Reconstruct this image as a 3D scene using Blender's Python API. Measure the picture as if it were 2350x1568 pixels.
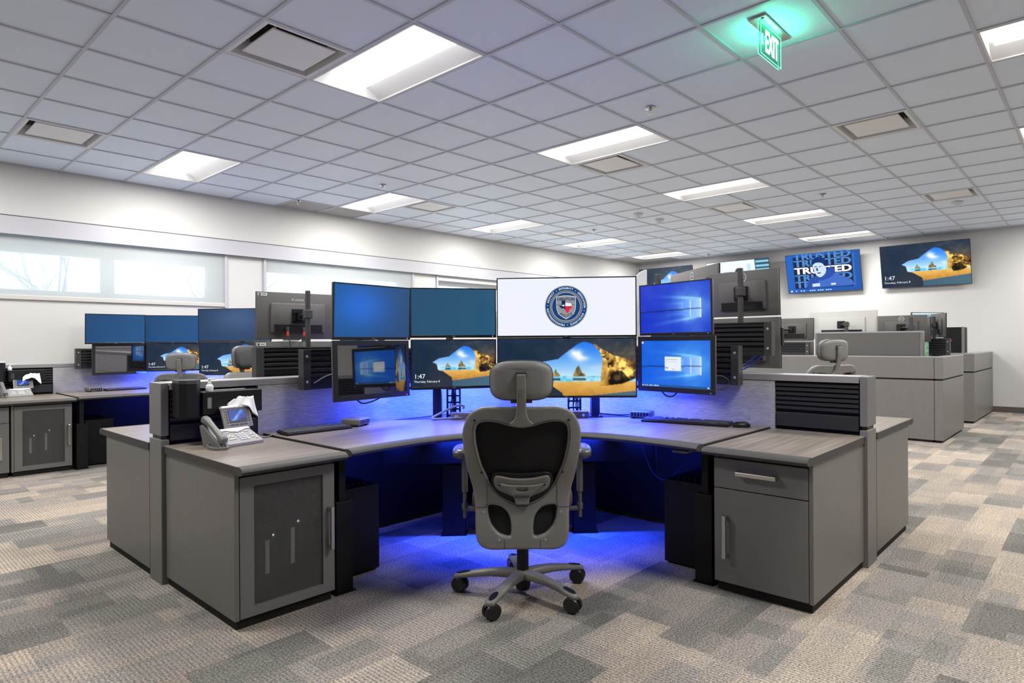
import bpy, bmesh, math, random
import numpy as np
from mathutils import Matrix, Vector

for o in list(bpy.data.objects): bpy.data.objects.remove(o)
SC = bpy.context.scene
COL = SC.collection
rnd = random.Random(7)
R = math.radians

# ---------------------------------------------------------------- camera
# world: X along the window wall, Y towards the window wall, metres
FW, FH = 2350.0, 1568.0
YAW = 0.8349
cam_d = bpy.data.cameras.new('camera'); cam = bpy.data.objects.new('camera', cam_d); COL.objects.link(cam)
cam.location = (0, 0, 1.32)
cam_d.sensor_width = 36.0; cam_d.sensor_fit = 'HORIZONTAL'
cam_d.lens = 1465.0/FW*36.0
cam_d.shift_x = -(1213.6-FW/2)/FW
cam_d.shift_y = (787.1-FH/2)/FW
cam_d.clip_start = 0.05; cam_d.clip_end = 200
fwd = Vector((math.sin(YAW), math.cos(YAW), 0)); rgt = Vector((math.cos(YAW), -math.sin(YAW), 0)); up = Vector((0, 0, 1))
mw = Matrix((rgt, up, -fwd)).transposed().to_4x4() @ Matrix.Rotation(-0.0062, 4, 'Z')
mw.translation = cam.location
cam.matrix_world = mw
SC.camera = cam

# ---------------------------------------------------------------- colour management, sky
SC.view_settings.view_transform = 'Standard'; SC.view_settings.look = 'None'
SC.view_settings.exposure = 0.0; SC.view_settings.gamma = 1.0; SC.view_settings.use_curve_mapping = False
W = bpy.data.worlds.new('overcast_sky'); SC.world = W; W.use_nodes = True
bg = W.node_tree.nodes['Background']; bg.inputs[0].default_value = (0.70, 0.88, 1.0, 1); bg.inputs[1].default_value = 4.6

LAMP_W = 70.0        # each ceiling troffer
LAMP_E = 5.0         # glow of its diffuser
LED_W = 80.0         # blue strip light behind the desks
ROOM_X0, ROOM_X1, ROOM_Y0, ROOM_Y1, CEIL = -5.2, 14.425, -5.6, 9.105, 3.3674
CARPET = 1.0
TILE = 0.6538; GX0, GY0 = 2.523, 3.258

# ---------------------------------------------------------------- helpers
def srgb(r, g, b):
    f = lambda c: (c/255/12.92) if c/255 <= 0.04045 else ((c/255+0.055)/1.055)**2.4
    return (f(r), f(g), f(b))

def tag(o, label=None, cat=None, group=None, kind=None):
    if label: o['label'] = label
    if cat: o['category'] = cat
    if group: o['group'] = group
    if kind: o['kind'] = kind
    return o

def thing(name, label, cat, loc=(0, 0, 0), rotz=0.0, group=None, rot=None):
    o = bpy.data.objects.new(name, None); o.empty_display_size = 0.1
    COL.objects.link(o); o.location = loc
    o.rotation_euler = rot if rot else (0, 0, rotz)
    return tag(o, label, cat, group)

ID = Matrix.Identity(4)

class MB:
    """collects shapes, then builds them as one mesh object"""
    def __init__(s): s.v = []; s.f = []; s.m = []
    def add(s, vs, fs, m=0):
        n = len(s.v); s.v += [tuple(p) for p in vs]
        s.f += [tuple(i+n for i in f) for f in fs]; s.m += [m]*len(fs); return s
    def box(s, x0, x1, y0, y1, z0, z1, m=0, M=None):
        vs = [(x, y, z) for x in (x0, x1) for y in (y0, y1) for z in (z0, z1)]
        if M is not None: vs = [M @ Vector(p) for p in vs]
        return s.add(vs, [(0, 1, 3, 2), (4, 6, 7, 5), (0, 4, 5, 1), (2, 3, 7, 6), (0, 2, 6, 4), (1, 5, 7, 3)], m)
    def rbox(s, x0, x1, y0, y1, z0, z1, r=0.01, seg=2, m=0, M=None):
        b = bmesh.new(); bmesh.ops.create_cube(b, size=1)
        for v in b.verts:
            v.co = (x0+(v.co.x+.5)*(x1-x0), y0+(v.co.y+.5)*(y1-y0), z0+(v.co.z+.5)*(z1-z0))
        bmesh.ops.bevel(b, geom=list(b.edges), offset=r, segments=seg, affect='EDGES', profile=0.5)
        vs = [M @ v.co if M is not None else v.co.copy() for v in b.verts]; b.verts.index_update()
        fs = [tuple(v.index for v in f.verts) for f in b.faces]; b.free()
        return s.add(vs, fs, m)
    def prism(s, poly, a0, a1, axis='z', m=0, M=None):
        n = len(poly)
        def P(p, a):
            if axis == 'z': return Vector((p[0], p[1], a))
            if axis == 'y': return Vector((p[0], a, p[1]))
            return Vector((a, p[0], p[1]))
        vs = [P(p, a0) for p in poly]+[P(p, a1) for p in poly]
        if M is not None: vs = [M @ p for p in vs]
        return s.add(vs, [tuple(range(n))[::-1], tuple(range(n, 2*n))]+[(i, (i+1) % n, n+(i+1) % n, n+i) for i in range(n)], m)
    def tube(s, pts, r, n=8, m=0, caps=True, M=None):
        pts = [Vector(p) for p in pts]; rs = r if isinstance(r, (list, tuple)) else [r]*len(pts)
        vs = []; pu = None
        for i, p in enumerate(pts):
            t = (pts[min(i+1, len(pts)-1)]-pts[max(i-1, 0)]).normalized()
            if pu is None: pu = t.orthogonal().normalized()
            u = (pu-t*pu.dot(t))
            u = u.normalized() if u.length > 1e-6 else t.orthogonal().normalized()
            pu = u; w = t.cross(u)
            for k in range(n):
                a = 2*math.pi*k/n; vs.append(p+(u*math.cos(a)+w*math.sin(a))*rs[i])
        if M is not None: vs = [M @ p for p in vs]
        fs = [(i*n+k, i*n+(k+1) % n, (i+1)*n+(k+1) % n, (i+1)*n+k) for i in range(len(pts)-1) for k in range(n)]
        if caps: fs += [tuple(range(n))[::-1], tuple((len(pts)-1)*n+k for k in range(n))]
        return s.add(vs, fs, m)
    def cyl(s, p0, p1, r0, r1=None, n=16, m=0, M=None): return s.tube([p0, p1], [r0, r0 if r1 is None else r1], n, m, True, M)
    def lathe(s, prof, c=(0, 0, 0), n=24, m=0, M=None):
        vs = [(c[0]+r*math.cos(2*math.pi*k/n), c[1]+r*math.sin(2*math.pi*k/n), c[2]+z) for r, z in prof for k in range(n)]
        if M is not None: vs = [M @ Vector(p) for p in vs]
        L = len(prof)
        fs = [(i*n+k, i*n+(k+1) % n, (i+1)*n+(k+1) % n, (i+1)*n+k) for i in range(L-1) for k in range(n)]
        fs += [tuple(range(n))[::-1], tuple((L-1)*n+k for k in range(n))]
        return s.add(vs, fs, m)
    def quad(s, a, b, c, d, m=0): return s.add([a, b, c, d], [(0, 1, 2, 3)], m)
    def mesh(s, me, M=None, m=0):
        M = M or ID
        return s.add([M @ v.co for v in me.vertices], [tuple(p.vertices) for p in me.polygons], m)
    def build(s, name, mats, parent=None, G=None, bevel=0.0, smooth=None, fixn=True, kind=None, seg=2):
        """G given: shapes are in the frame G maps to the world, the mesh is put relative to its parent (or its own base)"""
        vs = s.v; fs = s.f
        if G is not None:
            vs = [G @ Vector(p) for p in vs]
            if G.to_3x3().determinant() < 0: fs = [f[::-1] for f in fs]
        off = Vector((0, 0, 0))
        if G is not None:
            if parent is not None: off = parent.location.copy()
            else:
                a = np.array([tuple(v) for v in vs]); lo, hi = a.min(0), a.max(0)
                off = Vector(((lo[0]+hi[0])/2, (lo[1]+hi[1])/2, lo[2]))
            vs = [Vector(p)-off for p in vs]
        me = bpy.data.meshes.new(name); me.from_pydata([tuple(p) for p in vs], [], fs)
        mats = mats if isinstance(mats, (list, tuple)) else [mats]
        for mt in mats: me.materials.append(mt)
        if len(mats) > 1: me.polygons.foreach_set('material_index', s.m)
        if fixn:
            b = bmesh.new(); b.from_mesh(me); bmesh.ops.recalc_face_normals(b, faces=b.faces); b.to_mesh(me); b.free()
        if smooth:
            me.polygons.foreach_set('use_smooth', [True]*len(me.polygons)); me.set_sharp_from_angle(angle=R(smooth))
        me.update()
        o = bpy.data.objects.new(name, me); COL.objects.link(o)
        if parent is not None: o.parent = parent
        elif G is not None: o.location = off
        if bevel:
            md = o.modifiers.new('edge', 'BEVEL'); md.width = bevel; md.segments = seg; md.limit_method = 'ANGLE'; md.angle_limit = R(40)
        if kind: o['kind'] = kind
        return o

def place(me, name, parent, M=None):
    o = bpy.data.objects.new(name, me); COL.objects.link(o); o.parent = parent
    if M is not None: o.matrix_local = M
    return o

_tc = {}
def text_mesh(body, size, align='LEFT', extrude=0.0, spacing=1.0, bold=0.0):
    k = (body, size, align, extrude, spacing, bold)
    if k not in _tc:
        c = bpy.data.curves.new('t', 'FONT'); c.body = body; c.size = size; c.align_x = align; c.align_y = 'CENTER'
        c.extrude = extrude; c.space_character = spacing; c.offset = bold*size; c.resolution_u = 3
        o = bpy.data.objects.new('t', c); COL.objects.link(o); bpy.context.view_layer.update()
        _tc[k] = bpy.data.meshes.new_from_object(o)
        bpy.data.objects.remove(o); bpy.data.curves.remove(c)
    return _tc[k]
UP = Matrix.Rotation(R(90), 4, 'X')          # flat text -> stands up, faces -y

def smooth_loop(pts, n=6):
    out = []; L = len(pts)
    for i in range(L):
        p0, p1, p2, p3 = (Vector((*pts[(i+k) % L][:2], 0)) for k in (-1, 0, 1, 2))
        for j in range(n):
            t = j/n
            q = 0.5*((2*p1)+(p2-p0)*t+(2*p0-5*p1+4*p2-p3)*t*t+(3*p1-p0-3*p2+p3)*t**3)
            out.append((q.x, q.y))
    return out
def mirror_half(h): return list(h)+[(-x, z) for x, z in reversed(h) if abs(x) > 1e-4]

def plate_mesh(loops, thick, bev, cuts_z=(), cuts_x=(), bend=None):
    """a plate in the x-z plane with holes, rounded edges, cut finely and bent: bend(x, z) -> y"""
    c = bpy.data.curves.new('p', 'CURVE'); c.dimensions = '2D'; c.fill_mode = 'BOTH'
    c.extrude = max(thick/2-bev, 0.0005); c.bevel_depth = bev; c.bevel_resolution = 2; c.offset = -bev
    for lp in loops:
        sp = c.splines.new('POLY'); sp.points.add(len(lp)-1); sp.use_cyclic_u = True
        for i, (x, z) in enumerate(lp): sp.points[i].co = (x, z, 0, 1)
    o = bpy.data.objects.new('p', c); COL.objects.link(o); bpy.context.view_layer.update()
    me = bpy.data.meshes.new_from_object(o); bpy.data.objects.remove(o); bpy.data.curves.remove(c)
    b = bmesh.new(); b.from_mesh(me)
    bmesh.ops.remove_doubles(b, verts=b.verts, dist=1e-5)
    for v in b.verts: v.co = (v.co.x, -v.co.z, v.co.y)
    for z in cuts_z: bmesh.ops.bisect_plane(b, geom=b.verts[:]+b.edges[:]+b.faces[:], plane_co=(0, 0, z), plane_no=(0, 0, 1))
    for x in cuts_x: bmesh.ops.bisect_plane(b, geom=b.verts[:]+b.edges[:]+b.faces[:], plane_co=(x, 0, 0), plane_no=(1, 0, 0))
    if bend:
        for v in b.verts: v.co.y += bend(v.co.x, v.co.z)
    bmesh.ops.recalc_face_normals(b, faces=b.faces)
    b.to_mesh(me); b.free()
    me.polygons.foreach_set('use_smooth', [True]*len(me.polygons)); me.set_sharp_from_angle(angle=R(50))
    return me

# ---------------------------------------------------------------- materials
def mat(name, base=(.5, .5, .5), rough=.5, metal=0.0, noise=0.0, nscale=60.0, bump=0.0, bscale=400.0, stretch=(1, 1, 1), coat=0.0, emit=None, estr=0.0, spec=0.5, ior=None):
    m = bpy.data.materials.new(name); m.use_nodes = True; nt = m.node_tree; p = nt.nodes['Principled BSDF']
    p.inputs['Base Color'].default_value = (*base, 1); p.inputs['Roughness'].default_value = rough; p.inputs['Metallic'].default_value = metal
    p.inputs['Coat Weight'].default_value = coat; p.inputs['Specular IOR Level'].default_value = spec
    if ior: p.inputs['IOR'].default_value = ior
    if emit: p.inputs['Emission Color'].default_value = (*emit, 1); p.inputs['Emission Strength'].default_value = estr
    if noise or bump:
        tc = nt.nodes.new('ShaderNodeTexCoord'); mp = nt.nodes.new('ShaderNodeMapping'); mp.inputs['Scale'].default_value = stretch
        nt.links.new(tc.outputs['Object'], mp.inputs[0])
    if noise:
        n = nt.nodes.new('ShaderNodeTexNoise'); n.inputs['Scale'].default_value = nscale; n.inputs['Detail'].default_value = 4
        nt.links.new(mp.outputs[0], n.inputs['Vector'])
        r = nt.nodes.new('ShaderNodeValToRGB'); r.color_ramp.elements[0].position = .3; r.color_ramp.elements[1].position = .7
        r.color_ramp.elements[0].color = (*[c*(1-noise) for c in base], 1); r.color_ramp.elements[1].color = (*[min(1, c*(1+noise)) for c in base], 1)
        nt.links.new(n.outputs['Fac'], r.inputs[0]); nt.links.new(r.outputs[0], p.inputs['Base Color'])
    if bump:
        n2 = nt.nodes.new('ShaderNodeTexNoise'); n2.inputs['Scale'].default_value = bscale; n2.inputs['Detail'].default_value = 3
        nt.links.new(mp.outputs[0], n2.inputs['Vector'])
        b = nt.nodes.new('ShaderNodeBump'); b.inputs['Strength'].default_value = bump; b.inputs['Distance'].default_value = .004
        nt.links.new(n2.outputs['Fac'], b.inputs['Height']); nt.links.new(b.outputs[0], p.inputs['Normal'])
    return m

def emission(name, col, s):
    m = bpy.data.materials.new(name); m.use_nodes = True; nt = m.node_tree; nt.nodes.clear()
    e = nt.nodes.new('ShaderNodeEmission'); e.inputs[0].default_value = (*col, 1); e.inputs[1].default_value = s
    o = nt.nodes.new('ShaderNodeOutputMaterial'); nt.links.new(e.outputs[0], o.inputs[0]); return m

def screen_mat(name, strength=1.0, rough=.35, spec=.5, coat=0.0):
    m = bpy.data.materials.new(name); m.use_nodes = True; nt = m.node_tree; p = nt.nodes['Principled BSDF']
    p.inputs['Base Color'].default_value = (.004, .004, .005, 1); p.inputs['Roughness'].default_value = rough
    p.inputs['Specular IOR Level'].default_value = spec; p.inputs['Coat Weight'].default_value = coat; p.inputs['Coat Roughness'].default_value = .02
    a = nt.nodes.new('ShaderNodeAttribute'); a.attribute_name = 'Col'
    nt.links.new(a.outputs['Color'], p.inputs['Emission Color']); p.inputs['Emission Strength'].default_value = strength
    return m

M = {}
M['wall'] = mat('painted_wall', (.55, .543, .532), .75, bump=.05, bscale=120)
M['trimwhite'] = mat('white_valance', (.44, .44, .475), .55)
M['reveal'] = mat('dark_reveal', (.06, .06, .06), .8)
M['basebd'] = mat('rubber_baseboard', srgb(84, 76, 74), .6)
M['frame'] = mat('window_frame', (.70, .72, .74), .5)
M['tile'] = mat('ceiling_tile', (.765, .855, 1.0), .52, noise=.05, nscale=260, bump=.25, bscale=420, spec=.45)
M['dtile'] = mat('grey_return_tile', (.40, .40, .40), .9, noise=.05, nscale=200)
M['tbar'] = mat('ceiling_grid_bar', (.56, .58, .66), .5)
M['metalwhite'] = mat('white_enamel', (.80, .80, .80), .4)
M['ventgrey'] = mat('diffuser_grey', (.72, .73, .74), .4)
M['ventdark'] = mat('duct_dark', (.03, .03, .03), .8)
M['lam'] = mat('pewter_laminate', (.178, .171, .161), .42, noise=.06, nscale=14, stretch=(6, 6, .6), spec=.45)
M['lamd'] = mat('pewter_laminate_door', (.180, .176, .170), .45, spec=.4)
M['postm'] = mat('painted_post_metal', (.165, .163, .163), .4, spec=.5)
M['capm'] = mat('panel_cap', (.28, .27, .28), .38, spec=.5)
M['edge'] = mat('worktop_edge', (.030, .030, .034), .45)
M['nose'] = mat('bullnose_edge', (.060, .057, .054), .62)
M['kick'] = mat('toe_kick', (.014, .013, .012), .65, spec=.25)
M['blackm'] = mat('black_powder_metal', (.006, .006, .007), .55, spec=.25)
M['blackp'] = mat('black_plastic', (.010, .010, .011), .42, bump=.04, bscale=900, spec=.3)
M['darkp'] = mat('charcoal_plastic', (.045, .045, .047), .45)
M['slat'] = mat('black_slat', (.020, .020, .023), .42)
M['bolt'] = mat('bolt_steel', (.45, .45, .46), .4, .3)
M['alu'] = mat('brushed_nickel', (.62, .60, .57), .28, 1.0)
M['chair'] = mat('grey_chair_shell', (.205, .197, .19), .42, bump=.03, bscale=1500)
M['chairvinyl'] = mat('grey_headrest_vinyl', (.205, .20, .194), .46, bump=.05, bscale=700)
M['chairmesh'] = mat('black_chair_mesh', (.006, .006, .007), .85, bump=.2, bscale=1800)
M['chairseat'] = mat('grey_seat_fabric', (.055, .055, .057), .6)
M['caster'] = mat('black_caster', (.012, .012, .013), .35)
M['chrome'] = mat('grey_arm_paint', (.12, .12, .124), .3, .3)
M['phone'] = mat('phone_grey', (.30, .29, .275), .45)
M['phoned'] = mat('phone_dark_grey', (.17, .165, .16), .45)
M['silver'] = mat('silver_plastic', (.75, .75, .76), .3, .2)
M['silverback'] = mat('silver_monitor_back', (.62, .61, .58), .45, noise=.03)
M['monback'] = mat('dark_monitor_back', (.105, .098, .092), .5, bump=.05, bscale=1200)
M['bezel'] = mat('monitor_bezel', (.012, .012, .013), .35)
M['white'] = mat('white_plastic', (.82, .82, .82), .35)
M['paper'] = mat('tissue_paper', (.86, .86, .86), .85)
M['label'] = mat('sticker_white', (.75, .75, .75), .6)
M['labelink'] = mat('sticker_ink', (.07, .06, .06), .7)
M['mark'] = mat('printed_mark', (.42, .42, .42), .5)
M['red'] = mat('red_plug', (.6, .05, .02), .5)
M['cable'] = mat('black_cable', (.012, .012, .013), .5)
M['bcable'] = mat('blue_cable', (.02, .06, .65), .4)
M['gcable'] = mat('grey_cable', (.22, .22, .24), .5)
M['chromeS'] = mat('chrome_sprinkler', (.6, .6, .6), .2, 1.0)
M['sens'] = mat('sensor_white', (.72, .74, .76), .5)
M['pc'] = mat('computer_case', (.012, .012, .013), .5)
M['pcstrip'] = emission('computer_front_grille', (.22, .22, .22), 1.0)
M['pcstrip'] = mat('computer_front_grille', (.9, .9, .9), .4)
M['orange'] = emission('orange_led', (1, .25, .03), 2.0)
M['blueled'] = emission('blue_led_dot', (.05, .15, 1), 3.0)
M['whiteled'] = emission('white_led_dot', (.7, .85, 1), 1.5)
M['redled'] = emission('red_led_dot', (1, .02, .02), 1.2)
M['ledstrip'] = emission('blue_strip_diffuser', (.02, .06, 1.0), 6.0)
M['lens'] = emission('troffer_lens', (1.0, .985, .96), LAMP_E)
M['exit'] = emission('exit_letters', (.62, 1.0, .85), 1.6)
M['exitedge'] = emission('exit_acrylic_edge', (.30, 1.0, .72), 1.3)
M['txt'] = emission('screen_white_text', (.92, .95, 1.0), 1.0)
M['scr'] = screen_mat('lit_screen', 1.0, .30, .35)
M['scrtv'] = screen_mat('lit_television_screen', 1.1, .25, .3)
M['scroff'] = screen_mat('glossy_touch_screen', 1.0, .03, .9, .6)
M['scroff'].node_tree.nodes['Principled BSDF'].inputs['IOR'].default_value = 2.3

def glass(name, col, alpha, rough=.05):
    m = bpy.data.materials.new(name); m.use_nodes = True; nt = m.node_tree; nt.nodes.clear()
    t = nt.nodes.new('ShaderNodeBsdfTransparent'); t.inputs[0].default_value = (*col, 1)
    g = nt.nodes.new('ShaderNodeBsdfGlossy'); g.inputs['Roughness'].default_value = rough
    mx = nt.nodes.new('ShaderNodeMixShader'); mx.inputs[0].default_value = alpha
    o = nt.nodes.new('ShaderNodeOutputMaterial'); nt.links.new(t.outputs[0], mx.inputs[1]); nt.links.new(g.outputs[0], mx.inputs[2]); nt.links.new(mx.outputs[0], o.inputs[0])
    return m
M['pane'] = glass('window_glass', (.96, .99, 1.0), .06)
M['clear'] = glass('clear_plastic', (.75, .80, .84), .18)
M['acrylic'] = glass('green_acrylic', (.42, .93, .74), .10)

def shade_fabric():
    m = bpy.data.materials.new('roller_shade_fabric'); m.use_nodes = True; nt = m.node_tree; nt.nodes.clear()
    t = nt.nodes.new('ShaderNodeBsdfTransparent'); t.inputs[0].default_value = (.90, .95, 1, 1)
    d = nt.nodes.new('ShaderNodeBsdfDiffuse'); d.inputs[0].default_value = (.58, .58, .555, 1)
    l = nt.nodes.new('ShaderNodeBsdfTranslucent'); l.inputs[0].default_value = (.75, .78, .8, 1)
    a = nt.nodes.new('ShaderNodeMixShader'); a.inputs[0].default_value = .12
    nt.links.new(d.outputs[0], a.inputs[1]); nt.links.new(l.outputs[0], a.inputs[2])
    w = nt.nodes.new('ShaderNodeTexWave'); w.inputs['Scale'].default_value = 30; w.bands_direction = 'Z'
    tc = nt.nodes.new('ShaderNodeTexCoord'); nt.links.new(tc.outputs['Object'], w.inputs['Vector'])
    mr = nt.nodes.new('ShaderNodeMapRange'); mr.inputs['To Min'].default_value = .56; mr.inputs['To Max'].default_value = .60
    nt.links.new(w.outputs['Fac'], mr.inputs['Value'])
    x = nt.nodes.new('ShaderNodeMixShader'); nt.links.new(mr.outputs[0], x.inputs[0])
    nt.links.new(t.outputs[0], x.inputs[1]); nt.links.new(a.outputs[0], x.inputs[2])
    o = nt.nodes.new('ShaderNodeOutputMaterial'); nt.links.new(x.outputs[0], o.inputs[0]); return m
M['shade'] = shade_fabric()

def perforated():
    m = bpy.data.materials.new('perforated_door_metal'); m.use_nodes = True; nt = m.node_tree; p = nt.nodes['Principled BSDF']
    p.inputs['Base Color'].default_value = (.115, .110, .105, 1); p.inputs['Roughness'].default_value = .5
    tc = nt.nodes.new('ShaderNodeTexCoord'); sp = nt.nodes.new('ShaderNodeSeparateXYZ'); nt.links.new(tc.outputs['Object'], sp.inputs[0])
    def mth(op, a, b=None):
        n = nt.nodes.new('ShaderNodeMath'); n.operation = op
        for i, v in enumerate((a, b)):
            if v is None: continue
            if isinstance(v, (int, float)): n.inputs[i].default_value = v
            else: nt.links.new(v, n.inputs[i])
        return n.outputs[0]
    h = mth('ADD', sp.outputs[0], sp.outputs[1]); S = 1/.0062
    v = mth('MULTIPLY', sp.outputs[2], S*1.155); row = mth('FLOOR', v); odd = mth('MULTIPLY', mth('MODULO', mth('ABSOLUTE', row), 2.0), .5)
    u = mth('ADD', mth('MULTIPLY', h, S), odd)
    fu = mth('SUBTRACT', mth('FRACT', u), .5); fv = mth('SUBTRACT', mth('FRACT', v), .5)
    d = mth('SQRT', mth('ADD', mth('MULTIPLY', fu, fu), mth('MULTIPLY', fv, fv)))
    hole = mth('LESS_THAN', d, .40)
    t = nt.nodes.new('ShaderNodeBsdfTransparent'); mx = nt.nodes.new('ShaderNodeMixShader')
    nt.links.new(hole, mx.inputs[0]); nt.links.new(p.outputs[0], mx.inputs[1]); nt.links.new(t.outputs[0], mx.inputs[2])
    nt.links.new(mx.outputs[0], nt.nodes['Material Output'].inputs[0]); return m
M['perf'] = perforated()

def wood():
    m = bpy.data.materials.new('grey_oak_laminate'); m.use_nodes = True; nt = m.node_tree; p = nt.nodes['Principled BSDF']
    p.inputs['Roughness'].default_value = .38
    tc = nt.nodes.new('ShaderNodeTexCoord'); mp = nt.nodes.new('ShaderNodeMapping'); mp.inputs['Scale'].default_value = (1.6, 60, 1)
    g = nt.nodes.new('ShaderNodeNewGeometry'); nt.links.new(g.outputs['Position'], mp.inputs[0])
    n = nt.nodes.new('ShaderNodeTexNoise'); n.inputs['Scale'].default_value = 1.0; n.inputs['Detail'].default_value = 5; n.inputs['Roughness'].default_value = .6
    nt.links.new(mp.outputs[0], n.inputs['Vector'])
    r = nt.nodes.new('ShaderNodeValToRGB'); e = r.color_ramp.elements
    e[0].position = .30; e[0].color = (.152, .125, .101, 1); e[1].position = .70; e[1].color = (.290, .252, .212, 1)
    k = r.color_ramp.elements.new(.5); k.color = (.214, .183, .152, 1)
    nt.links.new(n.outputs['Fac'], r.inputs[0]); nt.links.new(r.outputs[0], p.inputs['Base Color']); return m
M['wood'] = wood()

def panel_fabric():
    m = bpy.data.materials.new('woven_panel_fabric'); m.use_nodes = True; nt = m.node_tree; p = nt.nodes['Principled BSDF']
    p.inputs['Roughness'].default_value = .8; p.inputs['Specular IOR Level'].default_value = .3
    g = nt.nodes.new('ShaderNodeNewGeometry'); mp = nt.nodes.new('ShaderNodeMapping'); mp.inputs['Scale'].default_value = (24, 24, 420)
    nt.links.new(g.outputs['Position'], mp.inputs[0])
    n = nt.nodes.new('ShaderNodeTexNoise'); n.inputs['Scale'].default_value = 1.0; n.inputs['Detail'].default_value = 4
    nt.links.new(mp.outputs[0], n.inputs['Vector'])
    r = nt.nodes.new('ShaderNodeValToRGB'); e = r.color_ramp.elements
    e[0].position = .34; e[0].color = (.33, .327, .34, 1); e[1].position = .68; e[1].color = (.56, .55, .57, 1)
    nt.links.new(n.outputs['Fac'], r.inputs[0]); nt.links.new(r.outputs[0], p.inputs['Base Color'])
    b = nt.nodes.new('ShaderNodeBump'); b.inputs['Strength'].default_value = .5; b.inputs['Distance'].default_value = .003
    nt.links.new(n.outputs['Fac'], b.inputs['Height']); nt.links.new(b.outputs[0], p.inputs['Normal']); return m
M['fabric'] = panel_fabric()

def carpet():
    m = bpy.data.materials.new('carpet_planks'); m.use_nodes = True; nt = m.node_tree; p = nt.nodes['Principled BSDF']
    p.inputs['Roughness'].default_value = .95; p.inputs['Specular IOR Level'].default_value = .1
    N = nt.nodes.new; L = nt.links.new
    def mth(op, a, b=None):
        n = N('ShaderNodeMath'); n.operation = op
        for i, v in enumerate((a, b)):
            if v is None: continue
            if isinstance(v, (int, float)): n.inputs[i].default_value = v
            else: L(v, n.inputs[i])
        return n.outputs[0]
    g = N('ShaderNodeNewGeometry'); sp = N('ShaderNodeSeparateXYZ'); L(g.outputs['Position'], sp.inputs[0])
    x, y = sp.outputs[0], sp.outputs[1]
    def cells(w_, l_, sd):
        row = mth('FLOOR', mth('ADD', mth('DIVIDE', y, w_), sd))
        wn = N('ShaderNodeTexWhiteNoise'); wn.noise_dimensions = '1D'; L(row, wn.inputs['W'])
        col_ = mth('FLOOR', mth('ADD', mth('DIVIDE', x, l_), mth('MULTIPLY', wn.outputs['Value'], 7.3)))
        cb = N('ShaderNodeCombineXYZ'); L(row, cb.inputs[0]); L(col_, cb.inputs[1]); cb.inputs[2].default_value = sd
        w2 = N('ShaderNodeTexWhiteNoise'); w2.noise_dimensions = '3D'; L(cb.outputs[0], w2.inputs['Vector'])
        return w2.outputs['Value']
    A_, B_, C_ = cells(.25, 1.0, 0.0), cells(.25, .5, 0.0), cells(.125, .34, .3)
    tone = mth('ADD', mth('ADD', mth('MULTIPLY', A_, .42), mth('MULTIPLY', B_, .34)), mth('MULTIPLY', C_, .24))
    r = N('ShaderNodeValToRGB'); r.color_ramp.interpolation = 'LINEAR'
    cols = [(.18, (124, 121, 117)), (.34, (140, 138, 131)), (.46, (155, 149, 144)), (.58, (168, 158, 147)), (.80, (186, 172, 156))]
    el = r.color_ramp.elements
    while len(el) < len(cols): el.new(.5)
    for e, (pp, c) in zip(el, cols): e.position = pp; e.color = (*[min(.75, k*CARPET) for k in srgb(*c)], 1)
    L(tone, r.inputs[0])
    # loop pile in rows, its strength differs from plank to plank
    n1 = N('ShaderNodeTexNoise'); n1.inputs['Scale'].default_value = 115; n1.inputs['Detail'].default_value = 3; L(g.outputs['Position'], n1.inputs['Vector'])
    wv = N('ShaderNodeTexWave'); wv.bands_direction = 'X'; wv.inputs['Scale'].default_value = 17; wv.inputs['Distortion'].default_value = 3.0; wv.inputs['Detail'].default_value = 2; wv.inputs['Detail Scale'].default_value = 6
    L(g.outputs['Position'], wv.inputs['Vector'])
    f = mth('ADD', mth('MULTIPLY', n1.outputs['Fac'], 1.0), mth('MULTIPLY', mth('MULTIPLY', wv.outputs['Fac'], mth('ADD', B_, .10)), .20))
    mr = N('ShaderNodeMapRange'); mr.inputs['From Min'].default_value = .38; mr.inputs['From Max'].default_value = .88; mr.inputs['To Min'].default_value = .38; mr.inputs['To Max'].default_value = 1.58
    L(f, mr.inputs['Value'])
    mx = N('ShaderNodeVectorMath'); mx.operation = 'MULTIPLY'; L(r.outputs[0], mx.inputs[0]); L(mr.outputs[0], mx.inputs[1])
    L(mx.outputs[0], p.inputs['Base Color'])
    b = N('ShaderNodeBump'); b.inputs['Strength'].default_value = .6; b.inputs['Distance'].default_value = .006; L(f, b.inputs['Height']); L(b.outputs[0], p.inputs['Normal'])
    return m
M['carpet'] = carpet()

# ---------------------------------------------------------------- pictures shown on the screens, glare painted on some blank ones
def vnoise(w, h, s, seed):
    r = np.random.RandomState(seed); gh, gw = int(math.ceil(h/s))+2, int(math.ceil(w/s))+2
    g = r.rand(gh, gw); yy, xx = np.mgrid[0:h, 0:w]/s
    yi, xi = yy.astype(int), xx.astype(int); fy, fx = yy-yi, xx-xi
    fy = fy*fy*(3-2*fy); fx = fx*fx*(3-2*fx)
    return (g[yi, xi]*(1-fx)+g[yi, xi+1]*fx)*(1-fy)+(g[yi+1, xi]*(1-fx)+g[yi+1, xi+1]*fx)*fy
def fbm(w, h, s, seed, o=4):
    t = 0; a = 1; n = 0
    for i in range(o): t = t+a*vnoise(w, h, max(s/2**i, 1.01), seed+i); n += a; a *= .55
    return t/n
def inpoly(U, V, P):
    c = np.zeros(U.shape, bool); n = len(P)
    for i in range(n):
        (x0, y0), (x1, y1) = P[i], P[(i+1) % n]
        if y0 == y1: continue
        c ^= ((y0 > V) != (y1 > V)) & (U < (x1-x0)*(V-y0)/(y1-y0)+x0)
    return c
def lerp(a, b, t): return np.array(a)*(1-t[..., None])+np.array(b)*t[..., None]

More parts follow.
